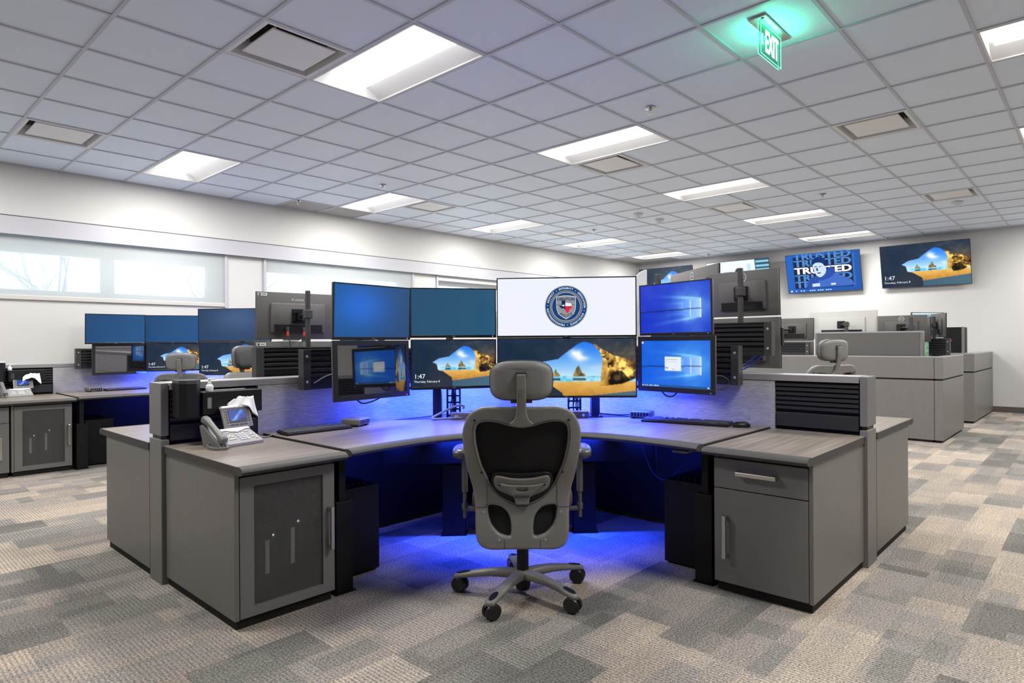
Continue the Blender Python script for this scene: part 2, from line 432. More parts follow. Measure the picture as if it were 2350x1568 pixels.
def pic_cave(w, h, wide=False):
    V, U = np.mgrid[0:h, 0:w]; U = (U+.5)/w; V = (V+.5)/h; s = h/90
    if wide: V = (V+.098)/1.316; s *= 1.3
    n = fbm(w, h, 26*s, 3); n2 = fbm(w, h, 6*s, 11); n3 = fbm(w, h, 11*s, 23)
    img = lerp((16, 38, 62), (58, 66, 80), np.clip(.15+.55*U+.7*(n-.5), 0, 1))
    ridge = np.clip((U-.2)/.5, 0, 1)*np.clip((n2-.5)*3, 0, 1)*.25
    img = img+ridge[..., None]*np.array((90, 80, 70))
    # upper right cave roof warms towards the gold rock
    t = np.clip((U-.62)/.3, 0, 1)*np.clip((V-.05)/.45, 0, 1)
    img = img*(1-t[..., None])+lerp((74, 62, 58), (150, 118, 70), np.clip(n2*1.2-.1, 0, 1))*t[..., None]
    # gold rock
    rock = inpoly(U, V, [(.70, .14), (.76, .22), (.84, .30), (.92, .34), (1.01, .42), (1.01, .86), (.9, .80), (.78, .70), (.73, .70), (.72, .4)])
    g = lerp((92, 58, 24), (252, 200, 96), np.clip((n2-.30)*3.0+.18*np.sin(40*(U*.8+V)), 0, 1))
    cr = np.clip((.43-n3)*9, 0, 1)
    g = g*(1-.75*cr[..., None])
    hi = (n2 > .58)[..., None]; g = np.where(hi, g*1.12+15, g)
    img = np.where(rock[..., None], g, img)
    dk = inpoly(U, V, [(.80, .66), (.835, .52), (.90, .50), (.955, .62), (.93, .70), (.85, .71)])
    img = np.where(dk[..., None], img*.30, img)
    hole = inpoly(U, V, [(.243, .466), (.32, .385), (.437, .347), (.495, .263), (.54, .205), (.573, .16), (.605, .13), (.635, .118), (.69, .150), (.738, .237), (.762, .34), (.768, .51), (.752, .63), (.745, .70), (.80, .70), (.9, .68), (1.01, .60), (1.01, .77), (.476, .873), (.47, .80), (.427, .746), (.36, .66), (.306, .64), (.29, .51)])
    sky = lerp((34, 124, 240), (200, 236, 252), np.clip((V-.12)/.46, 0, 1)**1.3)
    cl = fbm(w, h, 9*s, 41); cm = np.exp(-(((U-.575-.25*(V-.3))/.05)**2+((V-.29)/.085)**2))+.5*np.exp(-(((U-.63)/.045)**2+((V-.34)/.03)**2))+.6*np.exp(-(((U-.735)/.05)**2+((V-.47)/.045)**2))
    c = np.clip(cm*(cl*1.9), 0, 1); sky = sky*(1-c[..., None])+np.array((250, 252, 255))*c[..., None]
    sea = lerp((90, 196, 232), (235, 246, 250), np.clip(fbm(w, h, 5*s, 51)*1.8-.55, 0, 1))
    sand = lerp((236, 184, 92), (176, 118, 40), np.clip((V-.64)/.28+.5*(fbm(w, h, 7*s, 61)-.5), 0, 1))
    inn = np.where((V < .575)[..., None], sky, np.where((V < .645)[..., None], sea, sand))
    img = np.where(hole[..., None], inn, img)
    for (a, b, t0, sd) in ((.393, .456, .475, 5), (.544, .64, .43, 6)):
        isl = inpoly(U, V, [(a, .58), (a+.006, .54), (a+.3*(b-a), t0+.03), (a+.45*(b-a), t0), (a+.6*(b-a), t0+.05), (a+.7*(b-a), .53), (b-.01, .545), (b, .58)])
        ic = lerp((70, 62, 40), (214, 176, 110), np.clip(fbm(w, h, 4*s, sd)*1.6-.3, 0, 1)); ic = np.where((V < t0+.05)[..., None], ic*np.array((.75, .95, .5)), ic)
        img = np.where(isl[..., None], ic, img)
        rf = (U > a) & (U < b) & (V > .60) & (V < .635); img = np.where(rf[..., None], img*.45, img)
    leg = inpoly(U, V, [(.762, .34), (.80, .38), (.80, .70), (.74, .705), (.748, .6)])
    img = np.where(leg[..., None], lerp((150, 104, 40), (245, 196, 100), np.clip(n2*1.8-.35, 0, 1)), img)
    low = (V > .873-(U-.476)*.1966) & (U > .476)
    img = np.where(low[..., None], lerp((44, 84, 112), (78, 108, 124), U), img)
    mound = inpoly(U, V, [(.235, .50), (.243, .48), (.29, .51), (.306, .64), (.36, .66), (.427, .746), (.47, .80), (.478, 1.01), (.1, 1.01)])
    img = np.where(mound[..., None], lerp((20, 40, 60), (52, 54, 66), n), img)
    return np.clip(img, 0, 255)

def pic_glow(w, h, base, hot, dialog=False, taskbar=False):
    V, U = np.mgrid[0:h, 0:w]; U = (U+.5)/w; V = (V+.5)/h; s = h/90
    d = np.sqrt(((U-.74)*1.6)**2+(V-.51)**2)
    n = fbm(w, h, 22*s, 5)
    g = np.exp(-(d/.42)**2); beam = np.zeros_like(U)
    for v0, k, a in ((.34, .16, .9), (.50, .03, .25), (.69, -.22, .9), (.44, .07, .5), (.60, -.10, .45)):
        yy = v0-(.87-U)*k*-1 if False else v0-(.87-U)*k
        beam += a*np.exp(-((V-yy)/(.014+.05*(.87-U).clip(0)))**2)*np.clip(U/.87, 0, 1)**1.6*(U < .87)
    t = np.clip(.06+.58*g+.45*np.exp(-(d/.2)**2)+.70*beam+.5*(n-.5)*(g+.25), 0, 1)
    img = lerp(base, hot, t)
    win = inpoly(U, V, [(.63, .37), (.872, .33), (.872, .71), (.63, .67)])
    img = np.where(win[..., None], lerp((70, 130, 255), (170, 215, 255), np.clip((U-.55)/.33, 0, 1)), img)
    for cx in (.73,): img = np.where(((abs(U-cx) < .006) & win)[..., None], np.array((210, 235, 255)), img)
    img = np.where(((abs(U-.63) < .004) & win)[..., None], np.array((150, 200, 255)), img)
    img = np.where(((abs(U-.870) < .006) & win)[..., None], np.array((235, 245, 255)), img)
    bar = (abs(V-.53-(.87-U)*.04) < .011) & (U < .872); img = np.where(bar[..., None], img*.45, img)
    if dialog:
        b = (U > .356) & (U < .593) & (V > .31) & (V < .64); img = np.where(b[..., None], np.array((232, 240, 246)), img)
        b2 = (U > .356) & (U < .593) & (V > .31) & (V < .345); img = np.where(b2[..., None], np.array((40, 120, 200)), img)
        for v in (.40, .45): img = np.where(((abs(V-v) < .006) & (U > .37) & (U < .54))[..., None], np.array((190, 205, 218)), img)
        for u in (.373, .397): img = np.where(((abs(V-.585) < .016) & (abs(U-u) < .008))[..., None], np.array((120, 150, 180)), img)
        img = np.where(((abs(V-.61) < .012) & (abs(U-.48) < .012))[..., None], np.array((150, 180, 200)), img)
    if taskbar:
        b = V > .955; img = np.where(b[..., None], np.array((24, 84, 150)), img)
        for u in (.02, .06, .09, .13, .16, .20, .22, .25): img = np.where((b & (abs(U-u) < .011) & (abs(V-.977) < .01))[..., None], np.array((190, 220, 240)), img)
        img = np.where((b & (abs(U-.97) < .012) & (abs(V-.975) < .012))[..., None], np.array((220, 235, 245)), img)
        img = np.where(((U < .03) & (V > .02) & (V < .06))[..., None], np.array((225, 235, 240)), img)
    return np.clip(img, 0, 255)

def pic_plain(w, h, c0, c1, painted_glare=None):
    V, U = np.mgrid[0:h, 0:w]; U = (U+.5)/w; V = (V+.5)/h
    img = lerp(c0, c1, np.clip(U*.8+V*.2, 0, 1))
    if painted_glare:  # soft glare of light painted into the screen's colours
        g = np.exp(-(((U-painted_glare[0])/painted_glare[2])**2+((V-painted_glare[1])/(painted_glare[2]*1.25))**2)); img = img*(1-g[..., None])+np.array(painted_glare[3])*g[..., None]
    return img
def pic_white(w, h): return np.full((h, w, 3), (240, 243, 252), float)
def pic_stars(w, h):
    V, U = np.mgrid[0:h, 0:w]; U = (U+.5)/w; V = (V+.5)/h
    n = fbm(w, h, h/3, 9); band = np.exp(-((U-.25-(.8-V)*.75)/.13)**2)
    img = lerp((14, 52, 150), (120, 170, 255), np.clip(band*n*1.5+.15*n, 0, 1))
    hill = V > .86-.16*np.clip((U-.5)/.2, 0, 1); return np.where(hill[..., None], np.array((10, 26, 66)), img)
def pic_news(w, h):
    V, U = np.mgrid[0:h, 0:w]; U = (U+.5)/w; V = (V+.5)/h
    img = np.full((h, w, 3), (236, 246, 250), float)
    def R_(a, b, c, d, col): img[(U > a) & (U < b) & (V > c) & (V < d)] = col
    R_(.28, .42, .30, .95, (60, 140, 190)); R_(.31, .42, .32, .9, (190, 225, 240)); R_(.78, 1, 0, 1, (30, 90, 120))
    for k in range(9): R_(.80, 1, .05+k*.11, .09+k*.11, (160, 215, 225))
    R_(.66, .72, .1, 1, (190, 225, 240))
    hd = ((U-.52)/.06)**2+((V-.50)/.22)**2 < 1; img[hd] = (150, 120, 110); hr = ((U-.52)/.065)**2+((V-.36)/.16)**2 < 1; img[hr] = (60, 40, 36)
    bd = ((U-.52)/.15)**2+((V-1.0)/.32)**2 < 1; img[bd] = (90, 50, 60); return img
def pic_navy(w, h):
    V, U = np.mgrid[0:h, 0:w]; U = (U+.5)/w; V = (V+.5)/h
    img = lerp((22, 96, 190), (16, 84, 168), U)
    b = (U > .10) & (U < .925) & (V > .06) & (V < .90); n = fbm(w, h, h/7, 77)
    img = np.where(b[..., None], lerp((4, 10, 40), (10, 34, 90), n), img)
    img = np.where(((U > .90) & (U < .925) & (V > .06) & (V < .9))[..., None], np.array((40, 110, 190)), img)
    return img
def pic_app(w, h):
    V, U = np.mgrid[0:h, 0:w]; U = (U+.5)/w; V = (V+.5)/h; n = fbm(w, h, h/12, 31)
    img = lerp((90, 150, 190), (190, 220, 232), V)
    b = (U > .32) & (U < .62) & (V > .2) & (V < .9); img = np.where(b[..., None], lerp((40, 90, 60), (200, 220, 190), n), img)
    b = (U < .25) & (V > .15); img = np.where(b[..., None], np.array((60, 120, 160)), img)
    b = V < .08; return np.where(b[..., None], np.array((210, 235, 245)), img)

_sm = {}
def screen_mesh(key, fn, w, h, sx, sz, mt):
    """a flat grid of sx by sz metres in the x-z plane facing -y, carrying the shown picture as colours"""
    if key in _sm: return _sm[key]
    img = np.asarray(fn(w, h), float)/255.0
    lin = np.where(img <= .04045, img/12.92, ((img+.055)/1.055)**2.4)
    xs = np.linspace(-sx/2, sx/2, w+1); zs = np.linspace(sz/2, -sz/2, h+1)
    X, Z = np.meshgrid(xs, zs); co = np.stack([X, np.zeros_like(X), Z], -1).reshape(-1, 3)
    j, i = np.mgrid[0:h, 0:w]; a = (j*(w+1)+i).ravel()
    fs = np.stack([a, a+w+1, a+w+2, a+1], 1)
    me = bpy.data.meshes.new('screen'); me.from_pydata(co.tolist(), [], fs.tolist())
    p = np.pad(lin, ((1, 1), (1, 1), (0, 0)), 'edge'); vc = (p[:-1, :-1]+p[1:, :-1]+p[:-1, 1:]+p[1:, 1:])/4
    at = me.color_attributes.new('Col', 'FLOAT_COLOR', 'POINT')
    at.data.foreach_set('color', np.concatenate([vc, np.ones(vc.shape[:2]+(1,))], -1).ravel())
    me.materials.append(M[mt]); me.update(); _sm[key] = me
    return me
# ================================================================ ROOM
def room():
    MB().quad((ROOM_X0, ROOM_Y0, 0), (ROOM_X1, ROOM_Y0, 0), (ROOM_X1, ROOM_Y1, 0), (ROOM_X0, ROOM_Y1, 0)).build('floor', M['carpet'], kind='structure', fixn=False)
    # window wall with five openings, deep behind roller shades
    wins = [(-2.16+3.23*k, .555+3.23*k) for k in range(5)]
    z0, z1, d = 1.845, 2.60, .26
    b = MB()
    b.box(ROOM_X0-.1, ROOM_X1+.1, ROOM_Y1, ROOM_Y1+d, 0, z0); b.box(ROOM_X0-.1, ROOM_X1+.1, ROOM_Y1, ROOM_Y1+d, z1, CEIL+.3)
    xs = [ROOM_X0-.1]+[v for w in wins for v in w]+[ROOM_X1+.1]
    for i in range(0, len(xs), 2): b.box(xs[i], xs[i+1], ROOM_Y1, ROOM_Y1+d, z0, z1)
    b.build('wall_left', M['wall'], kind='structure')
    MB().box(ROOM_X1, ROOM_X1+.15, ROOM_Y0-.1, ROOM_Y1+.26, 0, CEIL+.3).build('wall_back', M['wall'], kind='structure')
    MB().box(ROOM_X0-.1, ROOM_X1+.1, ROOM_Y0-.15, ROOM_Y0, 0, CEIL+.3).build('wall_right', M['wall'], kind='structure')
    MB().box(ROOM_X0-.15, ROOM_X0, ROOM_Y0-.1, ROOM_Y1+.26, 0, CEIL+.3).build('wall_front', M['wall'], kind='structure')
    MB().box(ROOM_X1-.012, ROOM_X1, ROOM_Y0, ROOM_Y1, 0, .105).build('baseboard_back', M['basebd'], kind='structure')
    MB().box(ROOM_X0, ROOM_X1-.012, ROOM_Y1-.012, ROOM_Y1, 0, .105).build('baseboard_left', M['basebd'], kind='structure')
    # shade valance band and the dark reveal above it
    MB().box(ROOM_X0, ROOM_X1, ROOM_Y1-.07, ROOM_Y1, 2.572, 2.772).build('trim_1', M['trimwhite'], kind='structure')
    MB().box(ROOM_X0, ROOM_X1, ROOM_Y1-.012, ROOM_Y1, 2.772, 2.792).build('trim_2', M['reveal'], kind='structure')
    for k, (a, c) in enumerate(wins):
        yy = ROOM_Y1+.13
        r = thing('window_%d' % (k+1), None, None, ((a+c)/2, yy, 1.85)); r['kind'] = 'structure'
        f = MB(); p0, p1, p2, p3 = a+.10, a+1.258, a+1.372, c-.22
        f.box(a, c, yy, yy+.05, z0, 1.958); f.box(a, c, yy, yy+.05, 2.410, z1)
        for u, v in ((a, p0), (p1, p2), (p3, c)): f.box(u, v, yy, yy+.05, 1.958, 2.410)
        for u, v in ((p0, p1), (p2, p3)):      # sash rebate
            f.box(u, u+.018, yy+.03, yy+.07, 1.958, 2.41); f.box(v-.018, v, yy+.03, yy+.07, 1.958, 2.41); f.box(u, v, yy+.03, yy+.07, 1.958, 1.972); f.box(u, v, yy+.03, yy+.07, 2.398, 2.41)
        f.build('window_frame', M['frame'], r, G=ID)
        for u, v in ((p0, p1), (p2, p3)):
            MB().box(u, v, yy+.048, yy+.054, 1.96, 2.408).build('window_pane', M['pane'], r, G=ID)
        low = 2.475 if k >= 3 else 1.845
        names = ['roller shade drawn over the window behind the camera', 'pale roller shade drawn down the window above the wall desk', 'pale roller shade drawn down the window behind the dark monitor back with the pole',
                 'roller shade half raised behind the dark blank monitor', 'roller shade half raised at the window nearest the television wall']
        s = thing('roller_shade', names[k], 'window shade', ((a+c)/2, ROOM_Y1-.01, low), group='roller shades along the window wall')
        MB().box(a+.035, c-.035, ROOM_Y1-.0105, ROOM_Y1-.0093, low+.05, 2.571).build('shade_fabric', M['shade'], s, G=ID)
        MB().rbox(a+.035, c-.035, ROOM_Y1-.022, ROOM_Y1-.002, low, low+.052, .006).build('hem_bar', mat('hem_bar', (.52, .50, .47), .6) if k == 0 else bpy.data.materials['hem_bar'], s, G=ID)
        for u in (a-.0, c-.04): MB().box(u, u+.034, ROOM_Y1-.026, ROOM_Y1-.001, 1.83, 2.571).build('side_channel', M['trimwhite'], s, G=ID)
    # bare trees outside, seen faintly through the shades
    bark = mat('bare_bark', (.30, .29, .29), .9)
    for k, (x, y) in enumerate(((1.4, 24.), (5.5, 27.), (9.5, 23.), (14.5, 26.))):
        rr = random.Random(k+3); t = MB()
        def br(p, d, L, r, n):
            q = p+d*L; m = p+d*L*.5+Vector((rr.uniform(-1, 1), rr.uniform(-1, 1), rr.uniform(-1, 1)))*L*.06
            t.tube([p, m, q], [r, r*.85, r*.65], 5, caps=False)
            if n == 0: return
            for _ in range(3 if n > 1 else 2):
                dd = (d+Vector((rr.uniform(-1, 1), rr.uniform(-.6, .6), rr.uniform(-.35, .7)))*.85).normalized()
                br(q if rr.random() < .6 else m, dd, L*rr.uniform(.62, .85), r*.55, n-1)
        br(Vector((x, y, -1)), Vector((0, 0, 1)), 2.6, .10, 5)
        o = t.build('bare_tree', bark, G=ID, fixn=False)
        tag(o, ['bare tree outside, seen through the shade above the wall desk', 'bare tree outside, behind the window with the monitor pole in front', 'bare tree outside the half raised shade', 'bare tree outside the window by the television wall'][k], 'tree', 'bare trees outside')

# ================================================================ CEILING
LIGHTS = [(a, b) for a in (-6, 0, 6) for b in (-4, 0, 4, 8, 12, 16) if (a, b) not in ((-6, -4),)]
VENTS = [(1, -1), (1, 5), (1, 10), (1, 15), (6, -2), (6, 5), (6, 10), (6, 15), (-3, 6), (-3, 12)]
def gx(b): return GX0+b*TILE
def gy(a): return GY0+a*TILE

def ceiling():
    na0, na1 = int(math.floor((ROOM_Y0-GY0)/TILE)), int(math.ceil((ROOM_Y1-GY0)/TILE))
    nb0, nb1 = int(math.floor((ROOM_X0-GX0)/TILE)), int(math.ceil((ROOM_X1-GX0)/TILE))
    skip = set(VENTS); cross = set()
    for a, b in LIGHTS: skip |= {(a, b), (a+1, b)}; cross.add((a+1, b))
    dark = {(8, 3), (8, 4), (7, 17), (8, 16), (8, 17)}
    cl = lambda v, lo, hi: min(max(v, lo), hi)
    t = MB(); z = CEIL+.006
    for a in range(na0, na1):
        for b in range(nb0, nb1):
            if (a, b) in skip: continue
            x0, x1, y0, y1 = cl(gx(b), ROOM_X0, ROOM_X1), cl(gx(b+1), ROOM_X0, ROOM_X1), cl(gy(a), ROOM_Y0, ROOM_Y1), cl(gy(a+1), ROOM_Y0, ROOM_Y1)
            t.quad((x0, y0, z), (x0, y1, z), (x1, y1, z), (x1, y0, z), 1 if (a, b) in dark else 0)
    c = t.build('ceiling', [M['tile'], M['dtile']], kind='structure', fixn=False)
    g = MB(); w = .012
    for a in range(na0, na1+1):                     # bars along X
        y = gy(a)
        if not ROOM_Y0 < y < ROOM_Y1: continue
        for b in range(nb0, nb1):
            if (a, b) in cross: continue
            g.box(cl(gx(b)+w, ROOM_X0, ROOM_X1), cl(gx(b+1)-w, ROOM_X0, ROOM_X1), y-w, y+w, CEIL-.002, CEIL+.03)
    for b in range(nb0, nb1+1):                     # bars along Y
        x = gx(b)
        if ROOM_X0 < x < ROOM_X1: g.box(x-w, x+w, ROOM_Y0, ROOM_Y1, CEIL-.003, CEIL+.03)
    g.box(ROOM_X0, ROOM_X1, ROOM_Y1-.02, ROOM_Y1, CEIL-.003, CEIL+.01); g.box(ROOM_X1-.02, ROOM_X1, ROOM_Y0, ROOM_Y1-.02, CEIL-.003, CEIL+.01)
    g.build('ceiling_grid', M['tbar'], c)
    # back of the plenum so nothing leaks
    MB().box(ROOM_X0-.1, ROOM_X1+.1, ROOM_Y0-.1, ROOM_Y1+.2, CEIL+.30, CEIL+.33).build('ceiling_deck', M['ventdark'], kind='structure')

def troffers():
    ROW = {-6: 'of the row along the right edge', 0: 'of the middle row', 6: 'of the row by the windows'}
    ORD = {-4: 'behind the camera', 0: 'first and nearest', 4: 'second from the camera', 8: 'third from the camera', 12: 'fourth from the camera', 16: 'last, by the television wall'}
    me = {}
    for a, b in LIGHTS:
        x0, y0 = gx(b)+.012, gy(a)+.012; wx, wy = TILE-.024, 2*TILE-.024; cx, cy = x0+wx/2, y0+wy/2
        t = thing('ceiling_light', 'recessed white ceiling light %s, %s' % (ROW[a], ORD[b]), 'ceiling light', (cx, cy, CEIL), group='recessed ceiling lights')
        if not me:
            # housing: curved white wings that rise towards a bowed lens
            n = 10; f = MB(); hx, hy = wx/2, wy/2
            prof = []
            for i in range(n+1):
                u = i/n; prof.append((-hx+.012+(hx-.012-.12)*u, .004+.085*math.sin(u*math.pi/2)))
            full = prof+[(-p[0], p[1]) for p in reversed(prof)]
            vs = [(x, s*(hy-.012), z) for x, z in full for s in (-1, 1)]
            f.add(vs, [(2*i, 2*i+1, 2*i+3, 2*i+2) for i in range(len(full)-1)])
            for s in (-1, 1):
                k = len(full); f.add([(x, s*(hy-.012), z) for x, z in full]+[(x, s*(hy-.012), .0) for x, z in full], [(i, i+1, k+i+1, k+i) for i in range(k-1)])
            o = f.build('reflector', M['metalwhite'], fixn=False, smooth=40); me['reflector'] = o.data; bpy.data.objects.remove(o)
            f = MB(); f.box(-hx, hx, -hy, -hy+.014, -.004, .02); f.box(-hx, hx, hy-.014, hy, -.004, .02); f.box(-hx, -hx+.014, -hy, hy, -.004, .02); f.box(hx-.014, hx, -hy, hy, -.004, .02)
            o = f.build('frame', M['metalwhite']); me['frame'] = o.data; bpy.data.objects.remove(o)
            f = MB(); m_ = 12; pr = [(.15*math.cos(math.pi*i/m_), .078-.062*math.sin(math.pi*i/m_)) for i in range(m_+1)]
            L = hy-.055
            vs = [(x, s*L, z) for x, z in pr for s in (-1, 1)]
            f.add(vs, [(2*i, 2*i+1, 2*i+3, 2*i+2) for i in range(m_)])
            for s in (-1, 1): f.add([(x, s*L, z) for x, z in pr], [tuple(range(m_+1))])
            o = f.build('lens', M['lens'], smooth=60); me['lens'] = o.data; bpy.data.objects.remove(o)
        for k in ('reflector', 'frame', 'lens'): place(me[k], k, t)
        ld = bpy.data.lights.new('troffer_light', 'AREA'); ld.shape = 'RECTANGLE'; ld.size = .5; ld.size_y = 1.15; ld.energy = LAMP_W; ld.color = (1, .975, .945)
        lo = bpy.data.objects.new('troffer_light', ld); COL.objects.link(lo); lo.parent = t; lo.location = (0, 0, -.004)

def vents():
    W_ = {(1, -1): 'beside the nearest ceiling light, upper left', (1, 5): 'beside the second light of the middle row', (1, 10): 'beyond the third light of the middle row', (1, 15): 'beside the last light of the middle row',
          (6, -2): 'two tiles left of the nearest window side light', (6, 5): 'beside the second light by the windows', (6, 10): 'between the third and fourth lights by the windows', (6, 15): 'near the corner by the windows',
          (-3, 6): 'alone right of the middle row, nearer one', (-3, 12): 'alone far right, with the smoke detector below it'}
    me = {}; s = TILE/2-.012
    for a, b in VENTS:
        t = thing('air_vent', 'square ceiling air vent with white plaque, '+W_[(a, b)], 'air vent', (gx(b+.5), gy(a+.5), CEIL), group='plaque air vents in the ceiling')
        if not me:
            f = MB(); r1 = s-.085
            vs = [(x*s, y*s, -.003) for x, y in ((-1, -1), (1, -1), (1, 1), (-1, 1))]+[(x*(s-.03), y*(s-.03), -.001) for x, y in ((-1, -1), (1, -1), (1, 1), (-1, 1))]+[(x*(r1+.02), y*(r1+.02), .10) for x, y in ((-1, -1), (1, -1), (1, 1), (-1, 1))]
            f.add(vs, [(k*4+i, k*4+(i+1) % 4, k*4+4+(i+1) % 4, k*4+4+i) for k in (0, 1) for i in range(4)])
            o = f.build('flared_frame', M['ventgrey'], fixn=False); me['flared_frame'] = o.data; bpy.data.objects.remove(o)
            o = MB().box(-r1-.02, r1+.02, -r1-.02, r1+.02, .10, .12).build('duct', M['ventdark']); me['duct'] = o.data; bpy.data.objects.remove(o)
            f = MB().rbox(-r1, r1, -r1, r1, .004, .016, .004)
            o = f.build('plaque', M['metalwhite']); me['plaque'] = o.data; bpy.data.objects.remove(o)
            f = MB()
            for x, y in ((-1, -1), (1, -1), (1, 1), (-1, 1)): f.cyl((x*r1*.85, y*r1*.85, .015), (x*r1*.85, y*r1*.85, .11), .006, n=6)
            o = f.build('hanger', M['ventgrey']); me['hanger'] = o.data; bpy.data.objects.remove(o)
        for k in me: place(me[k], k, t)

def sprinklers():
    spots = [((-.48, 3.56), 'chrome sprinkler head near the exit sign row, above the second middle light'), ((5.59, 3.55), 'chrome sprinkler head just before the second light by the windows'),
             ((8.05, 3.09), 'small sprinkler head at the dark ceiling tiles by the window wall'), ((-.5, 10.46), 'chrome sprinkler head above the fourth middle light, toward the right'),
             ((5.59, 10.54), 'sprinkler head between the far lights by the windows'), ((5.57, 17.4), 'sprinkler head near the far room corner'), ((-.04, 17.9), 'sprinkler head high by the televisions wall')]
    for (a, b), lab in spots:
        t = thing('sprinkler_head', lab, 'sprinkler', (gx(b), gy(a), CEIL), group='ceiling sprinklers')
        MB().lathe([(.045, -.004), (.045, -.008), (.03, -.014), (.016, -.018)], n=20).build('escutcheon', M['chromeS'], t, smooth=40)
        f = MB().cyl((0, 0, -.014), (0, 0, -.028), .012, n=10)
        for s in (-1, 1): f.tube([(s*.006, 0, -.026), (s*.016, 0, -.036), (s*.004, 0, -.052)], .003, 6)
        f.build('frame_arms', M['chromeS'], t, smooth=40)
        MB().lathe([(.004, -.050), (.024, -.052), (.024, -.055), (.002, -.056)], n=16).build('deflector', M['chromeS'], t)
    for (a, b), lab in (((3.5, 9.52), 'white smoke detector, left of the two in mid ceiling'), ((3.5, 10.51), 'white smoke detector, right of the two in mid ceiling'), ((-2.48, 13.4), 'white smoke detector below the far right air vent')):
        t = thing('smoke_detector', lab, 'smoke detector', (gx(b), gy(a), CEIL), group='smoke detectors')
        MB().lathe([(.075, .002), (.075, -.018), (.068, -.026), (.030, -.030)], n=28).build('base_ring', M['sens'], t, smooth=40)
        MB().lathe([(.034, -.028), (.034, -.055), (.024, -.066), (.004, -.068)], n=24).build('chamber', M['sens'], t, smooth=40)

def exit_sign():
    cx, cy = 4.165, 1.627
    t = thing('exit_sign', 'green edge-lit EXIT sign hanging from the ceiling', 'exit sign', (cx, cy, CEIL))
    MB().rbox(-.215, .215, -.058, .058, -.012, -.001, .005).build('mounting_plate', M['alu'], t)
    # acrylic blade, lit from its edges
    zt, zb, hl = -.014, -.212, .165
    MB().box(-hl, hl, -.004, .004, zb, zt+.002).build('acrylic_panel', M['acrylic'], t)
    e = MB()
    for y in (-.009, .009):
        e.box(-hl-.004, -hl+.001, y-.002, y+.002, zb, zt); e.box(hl-.001, hl+.004, y-.002, y+.002, zb, zt)
        e.box(-hl-.004, hl+.004, y-.002, y+.002, zb-.004, zb); e.box(-hl, hl, y-.002, y+.002, zt-.003, zt)
    e.build('glowing_edge', M['exitedge'], t)
    tm = text_mesh('EXIT', .178, 'CENTER', .001, 1.0, .012)
    for s, RZ in ((-1, 0),):
        f = MB(); MM = Matrix.Translation((0.02*(-s), s*.0062, (zb+zt)/2-.006)) @ Matrix.Rotation(R(RZ), 4, 'Z') @ UP @ Matrix.Diagonal((.60, 1.12, 1, 1))
        f.mesh(tm, MM)
        # thicken strokes and add the arrow on the left
        f.mesh(tm, Matrix.Translation((.004, 0, 0)) @ MM); f.mesh(tm, Matrix.Translation((-.004, 0, 0)) @ MM); f.mesh(tm, Matrix.Translation((0, s*.0004, .004)) @ MM)
        Q = Matrix.Rotation(R(RZ), 4, 'Z')
        for sg in (-1, 1): f.tube([(-.148, -.0062, (zb+zt)/2), (-.128, -.0062, (zb+zt)/2+sg*.035)], .004, 6, M=Q)
        f.build('exit_lettering', M['exit'], t, fixn=False)
    MB().cyl((-.19, -.03, -.0115), (-.19, -.03, -.018), .010, n=12).build('test_button', M['red'], t)
    for s in (-1, 1):
        ld = bpy.data.lights.new('exit_glow', 'AREA'); ld.shape = 'RECTANGLE'; ld.size = .30; ld.size_y = .04; ld.energy = 1.5; ld.color = (.05, 1.0, .55)
        lo = bpy.data.objects.new('exit_glow', ld); COL.objects.link(lo); lo.parent = t
        lo.location = (0, s*.02, -.09); lo.rotation_euler = (R(180-s*38), 0, 0)

room(); ceiling(); troffers(); vents(); sprinklers(); exit_sign()
# ================================================================ CONSOLE FURNITURE
# each corner workstation is laid out from its inner corner: p and q are the distances along its two wings
def frame(cx, cy, sx, sy): return Matrix(((sx, 0, 0, cx), (0, sy, 0, cy), (0, 0, 1, 0), (0, 0, 0, 1)))
SWAP = Matrix(((0, 1, 0, 0), (1, 0, 0, 0), (0, 0, 1, 0), (0, 0, 0, 1)))
CX, CY = 4.155, 3.945
G_MAIN = frame(CX, CY, -1, -1); G_NW = frame(CX, CY, -1, 1); G_SE = frame(CX, CY, 1, -1); G_WALL = frame(CX, 9.145, -1, -1)
def at(G, p, q, z=0): v = G @ Vector((p, q, z)); return (v.x, v.y, v.z)

def bar_handle(parent, G, name, p0, p1, z0, z1, q, t=.012):
    h = MB()
    if p1-p0 > z1-z0:
        h.rbox(p0, p1, q+.022, q+.034, z0, z1, .003); h.rbox(p0, p0+t, q, q+.03, z0, z1, .002); h.rbox(p1-t, p1, q, q+.03, z0, z1, .002)
    else:
        h.rbox(p0, p1, q+.022, q+.034, z0, z1, .003); h.rbox(p0, p1, q, q+.03, z0, z0+t, .002); h.rbox(p0, p1, q, q+.03, z1-t, z1, .002)
    hd = h.build('handle', M['alu'], None, G=G)
    hd.location -= parent.location; hd.parent = parent; return hd

def part_on(mb, name, mt, part, root, G, **k):
    """a sub-part: child of PART (itself a child of ROOT, no offset of its own)"""
    o = mb.build(name, mt, root, G=G, **k); o.parent = part; return o

